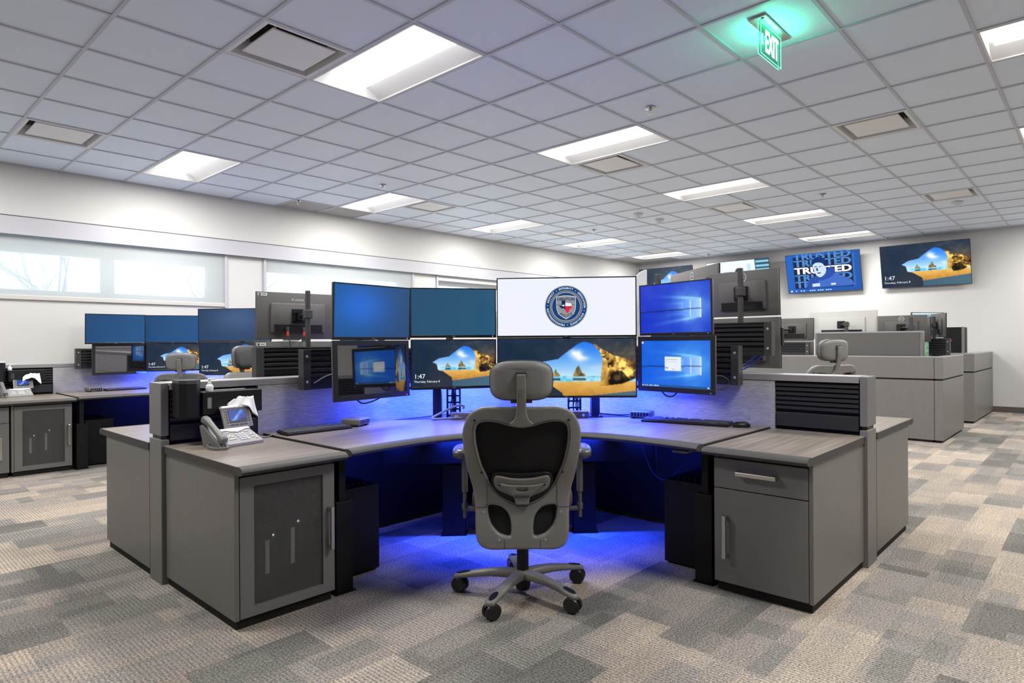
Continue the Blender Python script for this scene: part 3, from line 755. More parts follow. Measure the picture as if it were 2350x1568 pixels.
def cabinet(G, p0, p1, qf, fronts, label, qb=.108, outer=True, group=None):
    """storage cabinet, front at q = qf; fronts: list of (kind, z0, z1)"""
    mesh = any(k == 'mesh' for k, *_ in fronts)
    L = at(G, (p0+p1)/2, (qf+qb)/2); t = thing('storage_cabinet', label, 'cabinet', L, group=group)
    b = MB(); th = .02; qi = qf-.024
    b.box(p1-th, p1, qb, qf-.002, .045, .724); b.box(p0, p0+th, qb, qi, .045, .724)
    b.box(p0+th, p1-th, qb, qb+.02, .045, .724); b.box(p0+th, p1-th, qb+.02, qi, .704, .724); b.box(p0+th, p1-th, qb+.02, qi, .045, .065)
    b.build('body', M['lam'], t, G=G, bevel=.0015)
    MB().box(p0+.012, p1-.012, qb, qf-.02, 0, .046).build('toe_kick', M['kick'], t, G=G)
    pe = p1-th-.003
    for k, z0, z1 in fronts:
        if k == 'mesh':
            f = MB(); mx, mz = .066, .046; y0, y1 = qi+.002, qf
            f.box(p0+.002, p0+mx, y0, y1, z0, z1); f.box(pe-mx, pe, y0, y1, z0, z1); f.box(p0+mx, pe-mx, y0, y1, z0, z0+mz); f.box(p0+mx, pe-mx, y0, y1, z1-mz, z1)
            d = f.build('door', M['lamd'], t, G=G)
            part_on(MB().box(p0+mx, pe-mx, qf-.012, qf-.011, z0+mz, z1-mz), 'perforated_panel', M['perf'], d, t, G)
            h = MB(); c = p0+.033; h.rbox(c-.009, c+.009, qf+.022, qf+.042, .272, .488, .003); h.rbox(c-.009, c+.009, qf, qf+.03, .272, .292, .002); h.rbox(c-.009, c+.009, qf, qf+.03, .468, .488, .002)
            part_on(h, 'handle', M['alu'], d, t, G)
            g = MB()
            for i in range(26): u = p0+.12+i*.0105; g.box(u, u+.004, qf-.021, qf-.0185, .010, .038)
            g.build('vent_grille', M['blackp'], t, G=G)
        else:
            f = MB().rbox(p0+.002, pe, qi+.002, qf, z0, z1, .002)
            d = f.build('drawer' if k == 'drawer' else 'door', M['lamd'], t, G=G)
            h = MB()
            if k == 'drawer':
                a, c = p0+.135, p0+.345; zc = (z0+z1)/2+.012
                h.rbox(a, c, qf+.024, qf+.044, zc-.011, zc+.011, .003); h.rbox(a, a+.018, qf, qf+.03, zc-.011, zc+.011, .002); h.rbox(c-.018, c, qf, qf+.03, zc-.011, zc+.011, .002)
            else:
                c = p0+.072; h.rbox(c-.010, c+.010, qf+.024, qf+.044, .186, .408, .003); h.rbox(c-.010, c+.010, qf, qf+.03, .186, .206, .002); h.rbox(c-.010, c+.010, qf, qf+.03, .388, .408, .002)
            part_on(h, 'handle', M['alu'], d, t, G)
    return t

NOSE = [(0, .000), (.030, .000), (.052, .007), (.060, .019), (.054, .030), (.034, .040), (0, .040)]
def fixed_top(G, p0, p1, qf, label, zb=.727, qb=.102, group=None):
    t = thing('cabinet_worktop', label, 'worktop', at(G, (p0+p1)/2, (qb+qf)/2, zb), group=group)
    q1 = qf+.045
    MB().box(p0, p1, qb, q1, zb+.0365, zb+.040).build('wood_surface', M['wood'], t, G=G)
    MB().box(p0+.001, p1-.001, qb, q1, zb, zb+.0365).build('edge_band', M['edge'], t, G=G)
    MB().prism([(q1+a, zb+z) for a, z in NOSE], p0, p1, 'x').build('bullnose', M['nose'], t, G=G, smooth=50)
    return t

FRONT = [(2.352, 1.085), (2.20, 1.068), (2.05, 1.060), (1.90, 1.058), (1.78, 1.072), (1.66, 1.100), (1.55, 1.145), (1.45, 1.212), (1.37, 1.285), (1.325, 1.325)]
FRONT = FRONT+[(q, p) for p, q in reversed(FRONT[:-1])]
def corner_top(G, label, zb=.738, lift=0.0, group=None, upto=2.352):
    zb += lift
    t = thing('corner_worktop', label, 'worktop', at(G, 1.6, 1.0, zb), group=group)
    inner = []
    for i, (p, q) in enumerate(FRONT):
        a, b = FRONT[max(i-1, 0)], FRONT[min(i+1, len(FRONT)-1)]; d = Vector((b[0]-a[0], b[1]-a[1])).normalized(); inner.append((p, q, Vector((-d.y, d.x))))
    # outward is towards larger p+q
    inner = [(p, q, n if n.x+n.y > 0 else -n) for p, q, n in inner]
    base = [(p-n.x*.06, q-n.y*.06) for p, q, n in inner]
    base[0] = (2.352, base[0][1]); base[-1] = (base[-1][0], 2.352)
    poly = [(2.352, .112)]+base+[(.112, 2.352), (.112, 1.53), (1.53, .112)]
    MB().prism(poly, zb+.0365, zb+.040).build('wood_surface', M['wood'], t, G=G)
    MB().prism(poly, zb, zb+.0365).build('edge_band', M['edge'], t, G=G)
    s = MB(); vs = []; k = len(NOSE)
    for (bp, bq), (p, q, n) in zip(base, inner):
        vs += [(bp+n.x*a, bq+n.y*a, zb+z) for a, z in NOSE]
    fs = [(i*k+j, i*k+(j+1) % k, (i+1)*k+(j+1) % k, (i+1)*k+j) for i in range(len(base)-1) for j in range(k)]
    fs += [tuple(range(k)), tuple((len(base)-1)*k+j for j in range(k))]
    s.add(vs, fs).build('bullnose', M['nose'], t, G=G, smooth=50)
    MB().prism([(.115, .115), (1.515, .115), (.115, 1.515)], zb-.014, zb+.026).build('monitor_platform', M['edge'], t, G=G)
    return t

def lift_leg(G, p, q, ang, label, w=.155, d=.10, h=.485, top=.737):
    t = thing('lifting_leg', label, 'desk leg', at(G, p, q), group='black lifting legs of the desks')
    A = Matrix.Translation((p, q, 0)) @ Matrix.Rotation(ang, 4, 'Z')
    MB().rbox(-w/2, w/2, -d/2, d/2, .004, h, .004, M=A).build('outer_column', M['blackm'], t, G=G)
    MB().rbox(-w/2+.03, w/2-.03, -d/2+.022, d/2-.022, h-.02, top, .003, M=A).build('inner_column', M['blackm'], t, G=G)
    MB().box(-w/2-.01, w/2+.01, -d/2-.01, d/2+.01, 0, .005, M=A).build('foot_plate', M['blackm'], t, G=G)
    return t

def partition(G, label, t0=-.095, t1=.095, slats=(-1, 1), post=True, s1=2.870, name='partition_panel'):
    """low wall along p of frame G, t across it"""
    t = thing(name, label, 'partition', at(G, 1.5, (t0+t1)/2), group='low console partitions')
    c0, c1 = max(t0, -.095)+.034, t1-.034
    if c1 <= c0: c0, c1 = t0+.03, t1-.004
    MB().box(.10, s1-.002, c0, c1, .03, 1.07).build('core', M['kick'], t, G=G)
    for s in (-1, 1):
        a, b = (t0, c0-.001) if s < 0 else (c1+.001, t1)
        if b-a < .012: continue
        MB().box(.10, 2.375, a, b, .765, 1.068).build('fabric_panel', M['fabric'], t, G=G)
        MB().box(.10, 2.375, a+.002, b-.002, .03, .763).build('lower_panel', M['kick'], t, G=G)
        if s in slats:
            k = MB(); hh = (1.066-.893)/6
            for i in range(6):
                z = .893+i*hh; e = a if s < 0 else b; i_ = b if s < 0 else a; o_ = a+.006 if s < 0 else b-.006
                k.prism([(i_, z), (o_, z+.002), (o_, z+hh-.011), (o_+(.012 if s < 0 else -.012), z+hh-.004), (i_, z+hh-.004)], 2.382, s1-.004, 'x')
            k.build('slat_panel', M['slat'], t, G=G)
            MB().rbox(2.382, s1-.004, a+.004 if s < 0 else a, b if s < 0 else b-.004, .786, .874, .003).build('raceway_cover', M['slat'], t, G=G)
    MB().rbox(.097, s1-.001, t0-.004, t1+.004, 1.070, 1.110, .003).build('top_cap', M['capm'], t, G=G)
    if post:
        MB().rbox(s1+.004, s1+.044, t0-.002, t1-.006, .818, 1.109, .003).build('end_post', M['postm'], t, G=G)
        MB().rbox(s1+.002, s1+.044, t0-.001, t1-.004, 0, .797, .003).build('base_post', M['lam'], t, G=G)
        MB().box(s1+.006, s1+.036, t0+.03, t1-.03, .795, .82).build('post_neck', M['darkp'], t, G=G)
    return t

# ---- the cluster of four in mid room: four arms and a centre post
def arm_frame(cx, cy, deg): return Matrix.Translation((cx, cy, 0)) @ Matrix.Rotation(R(deg), 4, 'Z')
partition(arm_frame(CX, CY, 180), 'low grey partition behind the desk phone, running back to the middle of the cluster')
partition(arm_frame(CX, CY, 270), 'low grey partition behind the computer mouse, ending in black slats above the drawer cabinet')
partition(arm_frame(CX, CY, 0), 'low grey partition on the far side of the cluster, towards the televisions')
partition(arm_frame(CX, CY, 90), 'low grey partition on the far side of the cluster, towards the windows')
tag(MB().rbox(CX-.096, CX+.096, CY-.096, CY+.096, 0, 1.108, .004).build('corner_post', M['postm'], G=ID), 'grey post where the four partitions of the cluster meet', 'post')

# main workstation
cabinet(G_MAIN, 2.385, 2.895, .980, [('mesh', .050, .703)], 'grey cabinet with perforated mesh door below the desk phone in front')
cabinet(G_MAIN @ SWAP, 2.385, 2.895, .968, [('drawer', .548, .703), ('door', .050, .543)], 'grey cabinet with one drawer and one door at the right end of the front desk')
fixed_top(G_MAIN, 2.366, 2.905, .980, 'grey wood worktop under the front desk phone')
fixed_top(G_MAIN @ SWAP, 2.366, 2.905, .968, 'grey wood worktop on the drawer cabinet at the right of the front desk')
corner_top(G_MAIN, 'curved grey wood corner desk behind the front office chair, washed in blue light')
lift_leg(G_MAIN, 1.225, .585, R(-45), 'black lifting leg left of the front chair, in the blue light')
lift_leg(G_MAIN, .585, 1.225, R(-45), 'black lifting leg right of the front chair, in the blue light')
lift_leg(G_MAIN, 2.305, .880, 0, 'black lifting leg beside the mesh door cabinet in front', w=.10, d=.13)
lift_leg(G_MAIN @ SWAP, 2.305, .870, 0, 'black lifting leg beside the drawer cabinet in front', w=.10, d=.13)
for Gx, lab in ((G_MAIN, 'black power box on the floor by the mesh door cabinet'), (G_MAIN @ SWAP, 'black power box on the floor by the drawer cabinet')):
    t = thing('power_box', lab, 'power box', at(Gx, 2.11, .45))
    MB().rbox(1.975, 2.25, .16, .780, .012, .50, .004).build('housing', M['blackm'], t, G=Gx)
    f = MB()
    for i in range(5): f.box(2.03+i*.035, 2.045+i*.035, .70, .72, .50, .512)
    f.build('socket_row', M['darkp'], t, G=Gx)
    MB().box(1.99, 2.235, .18, .76, 0, .014).build('foot_plate', M['blackm'], t, G=Gx)
# plate added under the desk to cut off the blue floor light; strip light
t = thing('light_cutoff', 'black plate added between the lifting legs, cutting off the blue light behind', 'light blocker', at(G_MAIN, .96, .96, .50))
A45 = Matrix.Translation((.950, .950, 0)) @ Matrix.Rotation(R(-45), 4, 'Z')
MB().box(-.92, .92, -.01, .01, .50, .736, M=A45).build('cutoff_plate', M['blackm'], t, G=G_MAIN)
def blue_area(parent, G, loc, aim, sx, sy, e, col=(.015, .05, 1.0)):
    ld = bpy.data.lights.new('blue_strip', 'AREA'); ld.shape = 'RECTANGLE'; ld.size = sx; ld.size_y = sy; ld.energy = e; ld.color = col
    lo = bpy.data.objects.new('blue_strip', ld); COL.objects.link(lo)
    p = Vector(at(G, *loc)); a = Vector(at(G, *aim)); d = (a-p).normalized()
    # long side stays level
    x = Vector((-d.y, d.x, 0)); x = x.normalized() if x.length > 1e-3 else Vector((1, 0, 0))
    z = -d; y = z.cross(x)
    mm = Matrix((x, y, z)).transposed().to_4x4(); mm.translation = p-parent.location
    lo.parent = parent; lo.matrix_local = mm
    return lo
l45 = thing('led_strip', 'blue strip light under the front edge of the corner desk', 'strip light', at(G_MAIN, .99, .99, .69), group='blue strip lights')
MB().box(-.55, .55, .012, .030, .700, .712, M=A45).build('diffuser', M['ledstrip'], l45, G=G_MAIN)
def under_glow(parent, G, e):
    ld = bpy.data.lights.new('blue_strip', 'AREA'); ld.shape = 'RECTANGLE'; ld.size = 1.1; ld.size_y = .02; ld.energy = e; ld.color = (.012, .045, 1.0); ld.spread = R(112)
    lo = bpy.data.objects.new('blue_strip', ld); COL.objects.link(lo); lo.parent = parent
    c = Vector(at(G, .95, .95, .695)); o = Vector(at(G, 1.02, 1.02, .695))-c; o.normalize()
    lo.location = c+o*.022-parent.location; ax = math.atan2(o.y, o.x)
    lo.rotation_euler = (0, 0, ax+math.pi/2)
    return lo
under_glow(l45, G_MAIN, LED_W*.60)
back = thing('led_strip', 'blue strip light behind the added plate under the front desk', 'strip light', at(G_MAIN, .5, .5, .69), group='blue strip lights')
MB().box(.45, 1.7, .46, .475, .700, .71).build('diffuser', M['ledstrip'], back, G=G_MAIN); MB().box(.46, .475, .50, 1.7, .700, .71).build('diffuser', M['ledstrip'], back, G=G_MAIN)
blue_area(back, G_MAIN, (1.55, .45, .69), (1.55, .10, .45), .5, .02, LED_W*.05)
blue_area(back, G_MAIN, (.45, 1.55, .69), (.10, 1.55, .45), .5, .02, LED_W*.05)
def rail_leds(G, label, e, z=.985, a=.35, b=1.60):
    s = thing('led_strip', label, 'strip light', at(G, .5, .5, z), group='blue strip lights')
    f = MB(); f.box(a, b, .300, .316, z, z+.012); f.box(.300, .316, a, b, z, z+.012)
    f.build('diffuser', M['ledstrip'], s, G=G)
    f = MB(); f.box(a, b, .296, .320, z+.012, z+.03); f.box(.296, .320, a, b, z+.012, z+.03); f.build('channel', M['blackm'], s, G=G)
    blue_area(s, G, ((a+b)/2, .308, z-.004), ((a+b)/2, .16, z-.25), b-a, .016, e)
    blue_area(s, G, (.308, (a+b)/2, z-.004), (.16, (a+b)/2, z-.25), b-a, .016, e)
    # lit towards the desk as well
    blue_area(s, G, ((a+b)/2, .308, z-.004), ((a+b)/2, .52, z-.22), b-a, .016, e*.95)
    blue_area(s, G, (.308, (a+b)/2, z-.004), (.52, (a+b)/2, z-.22), b-a, .016, e*.95)
rail_leds(G_MAIN, 'blue strip light behind the monitors of the front desk', LED_W*.42)

# neighbour behind (towards the windows)
cabinet(G_NW, 2.385, 2.912, .930, [('mesh', .050, .703)], 'grey cabinet behind the partition of the desk phone, at the left end')
fixed_top(G_NW, 2.366, 2.918, .960, 'grey wood worktop behind the partition of the front desk phone')
corner_top(G_NW, 'curved grey wood corner desk beyond the left partition', lift=.015)
cabinet(G_NW @ SWAP, 2.385, 2.895, .968, [('drawer', .548, .703), ('door', .050, .543)], 'grey drawer cabinet on the far window side of the cluster')
fixed_top(G_NW @ SWAP, 2.366, 2.905, .968, 'grey wood worktop on the far window side of the cluster')
# neighbour to the right
cabinet(G_SE @ SWAP, 2.385, 2.912, .925, [('drawer', .548, .703), ('door', .050, .543)], 'grey cabinet beyond the right partition post, facing away')
fixed_top(G_SE @ SWAP, 2.366, 2.918, .960, 'grey wood worktop beyond the right partition post')
corner_top(G_SE, 'curved grey wood corner desk beyond the right partition, raised higher', lift=.165)
# wall workstation
partition(frame(CX, 9.145, -1, 1), 'low grey partition standing against the window wall', -.095, -.045, slats=(-1,), post=False)
cabinet(G_WALL, 2.385, 2.895, .980, [('mesh', .050, .703)], 'grey cabinet with perforated mesh door at the window wall desk', qb=.105)
cabinet(G_WALL, 2.910, 3.420, .980, [('drawer', .548, .703), ('door', .050, .543)], 'grey drawer cabinet at the left picture edge, by the window wall', qb=.105)
fixed_top(G_WALL, 2.366, 3.43, .980, 'grey wood worktop under the phone at the window wall', qb=.105)
corner_top(G_WALL, 'curved grey wood desk at the window wall, lit blue')
lift_leg(G_WALL, 2.305, .960, 0, 'black lifting leg beside the mesh cabinet at the window wall', w=.10, d=.13)
t = thing('power_box', 'black power box on the floor under the window wall desk', 'power box', at(G_WALL, 2.11, .45))
MB().rbox(1.975, 2.25, .16, .880, .012, .50, .004).build('housing', M['blackm'], t, G=G_WALL)
MB().box(1.99, 2.235, .18, .86, 0, .014).build('foot_plate', M['blackm'], t, G=G_WALL)
rail_leds(G_WALL, 'blue strip light behind the monitors at the window wall', LED_W*.26)
bw = thing('led_strip', 'blue strip light under the window wall desk', 'strip light', at(G_WALL, .9, .45, .69), group='blue strip lights')
MB().box(.45, 1.7, .46, .475, .700, .71).build('diffuser', M['ledstrip'], bw, G=G_WALL)
blue_area(bw, G_WALL, (1.2, .45, .69), (1.2, .10, .45), 1.0, .02, LED_W*.06)

# ---- slatted tool rails behind the monitors
def rail(label, x0, x1, y, z0, z1, along='x', end=0, group='slatted rails behind the monitors', flip=1, feet=None, arm=None):
    """end bracket at x0; flip: the side its bolts are on"""
    G = ID if along == 'x' else SWAP
    t = thing('slat_rail', label, 'slat rail', at(G, (x0+x1)/2, y, z0), group=group)
    e = .052; b = MB(); n = 7; hh = (z1-z0)/n
    b.box(x0+e, x1, y-.012, y+.012, z0+.01, z1-.004)
    for s in (-1, 1):
        for i in range(n if end == 0 else n):
            z = z0+i*hh
            if i < 2: b.box(x0+e, x1, y+s*.012 if s > 0 else y-.018, y+.018 if s > 0 else y-.012, z+.002, z+hh); continue
            a, c = (y+.012, y+.030) if s > 0 else (y-.012, y-.030)
            b.prism([(a, z+.003), (c, z+.006), (c, z+hh-.012), (c-s*.012, z+hh-.004), (a, z+hh-.004)], x0+e, x1, 'x')
    b.build('slats', M['slat'], t, G=G)
    MB().rbox(x0, x0+e, y-.034, y+.034, z0, z1, .003).build('end_bracket', M['darkp'], t, G=G)
    MB().box(x0, x1, y-.033, y+.033, z1-.002, z1+.003).build('top_strip', M['darkp'], t, G=G)
    if arm:
        a0 = Vector((arm[0], y, z0+.09)); a1 = Vector((arm[0] if len(arm) == 2 else arm[2], arm[1], z0+.09)); MB().tube([a0, a1], .014, 8).build('support_arm', M['blackm'], t, G=G)
    if feet:
        for u in (x0+.62, x1-.08): MB().box(u-.015, u+.015, y-.010, y+.010, feet, z0+.015).build('support_foot', M['blackm'], t, G=G)
    for z in (z0+.05, z1-.045):
        s = flip
        MB().cyl((x0+e/2, y+s*.033, z), (x0+e/2, y+s*.039, z), .010, .007, n=12).build('bolt', M['bolt'], t, G=G, smooth=50)
    return t
rail('black slatted rail with two bolts behind the left touch screen of the front desk', 2.035, 2.95, 3.80, 1.028, 1.285, flip=-1, arm=(2.93, 3.63, 2.975))
rail('black slatted rail with two bolts behind the right touch screen of the front desk', 1.772, 2.70, 4.012, 1.035, 1.290, 'y', flip=-1, arm=(2.68, 3.89, 2.81))
rail('black slatted rail beyond the left partition, under the monitor with the pole', 1.885, 2.80, 4.13, 1.08, 1.300, flip=1, feet=.794)
rail('black slatted rail beyond the right partition, in front of a lower monitor back', 1.668, 2.60, 4.30, 1.222, 1.449, 'y', flip=-1, feet=.944)
rail('black slatted rail behind the left touch screen at the window wall', 1.975, 2.80, 8.96, 1.045, 1.283, flip=-1, arm=(2.30, 9.075))

# ---- posts, cable columns and power boxes on the rear platform of the front desk
PLAT = .7645
for (x, y), lab in (((2.985, 3.60), 'black monitor post on the front desk, left of the chair'), ((3.862, 2.835), 'black monitor post on the front desk, right of the chair')):
    t = thing('monitor_post', lab, 'post', (x, y, PLAT))
    A = Matrix.Rotation(R(-45), 4, 'Z')
    MB().rbox(-.030, .030, -.045, .045, 0, .56, .004, M=A).build('column', M['blackm'], t)
    MB().rbox(-.05, .05, -.06, .06, 0, .012, .003, M=A).build('foot_plate', M['blackm'], t)
    MB().cyl((-.02, -.055, .02), (-.055, -.075, .014), .006, n=8).build('clamp_lever', M['chromeS'], t)
for (x, y), lab in (((3.105, 3.56), 'black open cable column left of the front chair, full of cables'), ((3.735, 2.93), 'black open cable column right of the front chair, full of cables')):
    t = thing('cable_column', lab, 'cable column', (x, y, PLAT))
    A = Matrix.Rotation(R(-45-4), 4, 'Z'); f = MB()
    for sx in (-.046, .046):
        for sy in (-.02, .02): f.box(sx-.004, sx+.004, sy-.004, sy+.004, 0, .42, M=A)
    for i in range(9): z = .02+i*.049; f.box(-.046, .046, -.024, -.020, z, z+.008, M=A); f.box(-.046, .046, .020, .024, z, z+.008, M=A)
    f.build('ladder_frame', M['blackm'], t)
    f = MB(); rr = random.Random(int(x*100))
    for i in range(9):
        x0 = rr.uniform(-.036, .036); f.tube([A @ Vector((x0+rr.uniform(-.012, .012), rr.uniform(-.012, .012), z)) for z in (0, .09, .18, .27, .36, .43)], .004, 6)
    f.build('cable_bundle', M['cable'], t, smooth=60)
for (x, y, a), lab, knob in (((3.055, 3.405, -45), 'small power outlet box on the front desk, left of the chair', 0), ((3.640, 2.835, -45), 'small power outlet box with a knob on the front desk, right of the chair', 1)):
    t = thing('outlet_box', lab, 'power outlet', (x, y, .7785 if False else PLAT), R(a))
    MB().rbox(-.085, .085, -.03, .04, 0, .062, .004).build('housing', M['phoned'], t)
    f = MB()
    for u in (-.055, -.042): f.box(u, u+.007, -.0315, -.0295, .028, .046)
    if not knob: f.build('usb_port', M['white'], t)
    else: MB().cyl((.045, -.03, .034), (.045, -.042, .034), .010, .008, n=14).build('knob', M['white'], t, smooth=50)
    f = MB()
    for u in (.0, .016): f.box(u, u+.004, -.0312, -.0295, .038, .048)
    f.cyl((.010, -.0312, .030), (.010, -.0295, .030), .004, n=8); f.build('socket', M['labelink'], t)
# ================================================================ MONITORS
KIND = {'desk': dict(w=.613, h=.353, bz=.0085, bb=.019, d=.048), 'wide': dict(w=.947, h=.409, bz=.0075, bb=.014, d=.052),
        'touch': dict(w=.600, h=.370, bz=.030, bb=.034, d=.052), 'small': dict(w=.560, h=.340, bz=.0085, bb=.018, d=.046), 'tv': dict(w=1.50, h=.845, bz=.008, bb=.010, d=.06)}
PIC = {
 'blueglare': (lambda w, h: pic_plain(w, h, (16, 84, 140), (44, 70, 112), (.33, .40, .36, (38, 104, 206))), 80, 45),  # blank screen with a blue glare painted in
 'teal': (lambda w, h: pic_plain(w, h, (40, 78, 112), (38, 88, 118)), 40, 24),
 'navy': (lambda w, h: pic_plain(w, h, (26, 70, 116), (32, 86, 138)), 40, 24),
 'slate': (lambda w, h: pic_plain(w, h, (36, 64, 98), (46, 70, 104), (.55, .3, .35, (66, 92, 132))), 40, 24),  # blank screen with a weaker painted glare
 'white': (pic_white, 4, 3),
 'cave': (pic_cave, 176, 99), 'cavewide': (lambda w, h: pic_cave(w, h, True), 264, 110),
 'hero': (lambda w, h: pic_glow(w, h, (12, 44, 196), (140, 205, 255)), 160, 90),
 'hero2': (lambda w, h: pic_glow(w, h, (16, 92, 220), (130, 205, 255), True, True), 160, 90),
 'off': (lambda w, h: pic_plain(w, h, (4, 5, 7), (4, 5, 7)), 4, 3),
 'news': (pic_news, 120, 68), 'trusted': (pic_navy, 120, 68), 'app': (pic_app, 80, 50),
}
_hm = {}
def housing_mesh(kind, backmat):
    k = (kind, backmat)
    if k in _hm: return _hm[k]
    D = KIND[kind]; w, h, bz, bb, d = D['w'], D['h'], D['bz'], D['bb'], D['d']; out = {}
    f = MB(); x0, x1, z0, z1 = -w/2, w/2, -h/2, h/2
    f.box(x0, x1, 0, .012, z0, z0+bb); f.box(x0, x1, 0, .012, z1-bz, z1); f.box(x0, x0+bz, 0, .012, z0+bb, z1-bz); f.box(x1-bz, x1, 0, .012, z0+bb, z1-bz)
    o = f.build('bezel', M['bezel'], bevel=.0015, seg=1); out['bezel'] = o
    f = MB().rbox(x0+.001, x1-.001, .010, .026, z0+.001, z1-.001, .004, 2)
    f.rbox(-w*.34, w*.34, .022, d, -h*.36, h*.27, .010, 2)
    if kind != 'tv':
        for i in range(5): f.box(x0+.035+i*.0, x0+.055, .026, .0275, z0+.05+i*.016, z0+.058+i*.016)
    o = f.build('back_shell', M[backmat], smooth=35); out['back_shell'] = o
    f = MB(); f.box(-w*.30, w*.30, d-.001, d+.001, -h*.345, -h*.345+h*.16)
    f.box(-w*.06, w*.06, d-.001, d+.002, -.05, .05)
    o = f.build('port_recess', M['blackp']); out['port_recess'] = o
    if kind == 'tv':
        f = MB(); f.box(-.3, .3, .05, .10, .05, .20); o = f.build('mount_block', M['blackm']); out['mount_block'] = o
    _hm[k] = {n: (o.data, [(m.width, m.segments) for m in o.modifiers]) for n, o in out.items()}
    for o in out.values(): bpy.data.objects.remove(o)
    return _hm[k]

def monitor(kind, c, yaw, tilt, pic, label, cat='monitor', name='monitor', back='monback', brand='DELL', brand_back=None, clock=False, group=None, scr='scr', led=None, stickers=False):
    D = KIND[kind]; w, h, bz, bb = D['w'], D['h'], D['bz'], D['bb']
    t = thing(name, label, cat, c, rot=(-R(tilt), 0, R(yaw+90)), group=group)
    for n, (me, mods) in housing_mesh(kind, back).items():
        o = place(me, n, t)
        for wd, sg in mods: m = o.modifiers.new('edge', 'BEVEL'); m.width = wd; m.segments = sg; m.limit_method = 'ANGLE'
    fn, pw, ph = PIC[pic]; sw, sh = w-2*bz, h-bz-bb
    if kind == 'tv' and pic.startswith('cave'): pw, ph = 224, 126
    s = place(screen_mesh((kind, pic, scr), fn, pw, ph, sw, sh, scr), 'screen', t, Matrix.Translation((0, .004, (bb-bz)/2)))
    zc = (bb-bz)/2
    if brand:
        f = MB(); f.mesh(text_mesh(brand, bb*.55, 'CENTER'), Matrix.Translation((0, -.0006, -h/2+bb*.48)) @ UP); f.build('brand_mark', M['mark'], t, fixn=False)
    if clock:
        f = MB(); sz = sh*.115
        f.mesh(text_mesh('1:47', sz*1.22), Matrix.Translation((-sw/2+sw*.022, .0030, zc+sh*(.5-.775))) @ UP)
        f.mesh(text_mesh('Thursday, February 8', sz*.56), Matrix.Translation((-sw/2+sw*.022, .0030, zc+sh*(.5-.885))) @ UP)
        o = f.build('screen_text', M['txt'], s, fixn=False); o.location = (0, -.004, -zc)
    if led:
        MB().box(w/2-.030, w/2-.026, -.0012, .001, -h/2+.007, -h/2+.013).build('power_led', M[led], t)
    if brand_back == 'ring':
        f = MB(); n = 36; r0, r1 = .030, .035; a = lambda r, k: (r*math.cos(2*math.pi*k/n), r*math.sin(2*math.pi*k/n), 0)
        B = Matrix.Translation((0, D['d']*.0+.0275, h*.36)) @ Matrix.Rotation(R(180), 4, 'Z') @ UP
        f.add([B @ Vector(a(r, k)) for r in (r0, r1) for k in range(n)], [(k, (k+1) % n, n+(k+1) % n, n+k) for k in range(n)])
        f.mesh(text_mesh('DELL', .021, 'CENTER'), B); f.build('back_logo', M['silver'], t, fixn=False)
    elif brand_back:
        B = Matrix.Translation((0, .0275, h*.345)) @ Matrix.Rotation(R(180), 4, 'Z') @ UP
        f = MB(); f.mesh(text_mesh(brand_back, .024, 'CENTER', 0, 1.1), B); f.build('back_logo', M['silver'], t, fixn=False)
    if stickers:
        f = MB(); f.box(w/2-.075, w/2-.008, .026, .0272, h/2-.030, h/2-.010); o = f.build('asset_sticker', M['label'], t)
        f = MB(); f.box(w/2-.030, w/2-.014, .0272, .0276, h/2-.028, h/2-.012); f.box(w/2-.068, w/2-.036, .0272, .0276, h/2-.022, h/2-.016)
        q = f.build('sticker_print', M['labelink'], o)
    return t

def pole(x, y, z0, z1, mons, label, r=.020):
    """a pole carrying the monitors in MONS on short arms"""
    t = thing('monitor_pole', label, 'monitor pole', (x, y, z0), group='monitor poles')
    MB().rbox(-r, r, -r, r, 0, z1-z0, .004).build('column', M['darkp'], t)
    bpy.context.view_layer.update()
    for m, d in mons:
        mw_ = m.matrix_world.copy(); p = mw_ @ Vector((0, d+.004, 0)); n = (mw_.to_3x3() @ Vector((0, 1, 0))).normalized()
        B = mw_.to_3x3().to_4x4(); B.translation = p-t.location
        f = MB(); f.rbox(-.055, .055, -.002, .008, -.055, .055, .004, M=B)
        for s in (-1, 1): f.box(-.052, .052, .004, .014, s*.03-.008, s*.03+.008, M=B)
        f.build('vesa_plate', M['blackp'], t)
        zc = p.z-z0; q = p-t.location+n*.03
        MB().rbox(-r-.012, r+.012, -r-.012, r+.012, zc-.030, zc+.030, .005).build('clamp', M['darkp'], t)
        f = MB(); f.tube([q-n*.025, q, Vector((0, 0, zc))], .017, 10); f.cyl(q+Vector((0, 0, -.03)), q+Vector((0, 0, .03)), .024, n=14)
        f.build('arm', M['blackp'], t, smooth=50)
    return t

# --- front desk: two rows of four
m1 = monitor('desk', (2.372, 3.484, 1.521), 274, -2, 'blueglare', 'blank blue-lit monitor, upper left of the front desk', led='whiteled', group='upper monitors of the front desk')
m2 = monitor('desk', (3.000, 3.433, 1.536), 236, 0, 'teal', 'blank dark teal monitor between the blue-lit one and the police emblem', led='whiteled', group='upper monitors of the front desk')
m3 = monitor('wide', (3.376, 2.715, 1.560), 217.5, .5, 'white', 'wide white monitor showing the round police emblem', group='upper monitors of the front desk')
m4 = monitor('desk', (3.790, 2.135, 1.541), 169, -1, 'hero', 'deep blue glowing-window monitor, upper right of the front desk', led='blueled', group='upper monitors of the front desk')
t1 = monitor('touch', (2.342, 3.449, 1.156), 275.2, 1.4, 'off', 'switched off glossy touch screen, lower left of the front desk', scr='scroff', brand=None, led='orange', group='lower monitors of the front desk')
b2 = monitor('desk', (3.004, 3.434, 1.172), 240, -1, 'cave', 'monitor with clock and beach cave picture, left of the front headrest', clock=True, group='lower monitors of the front desk')
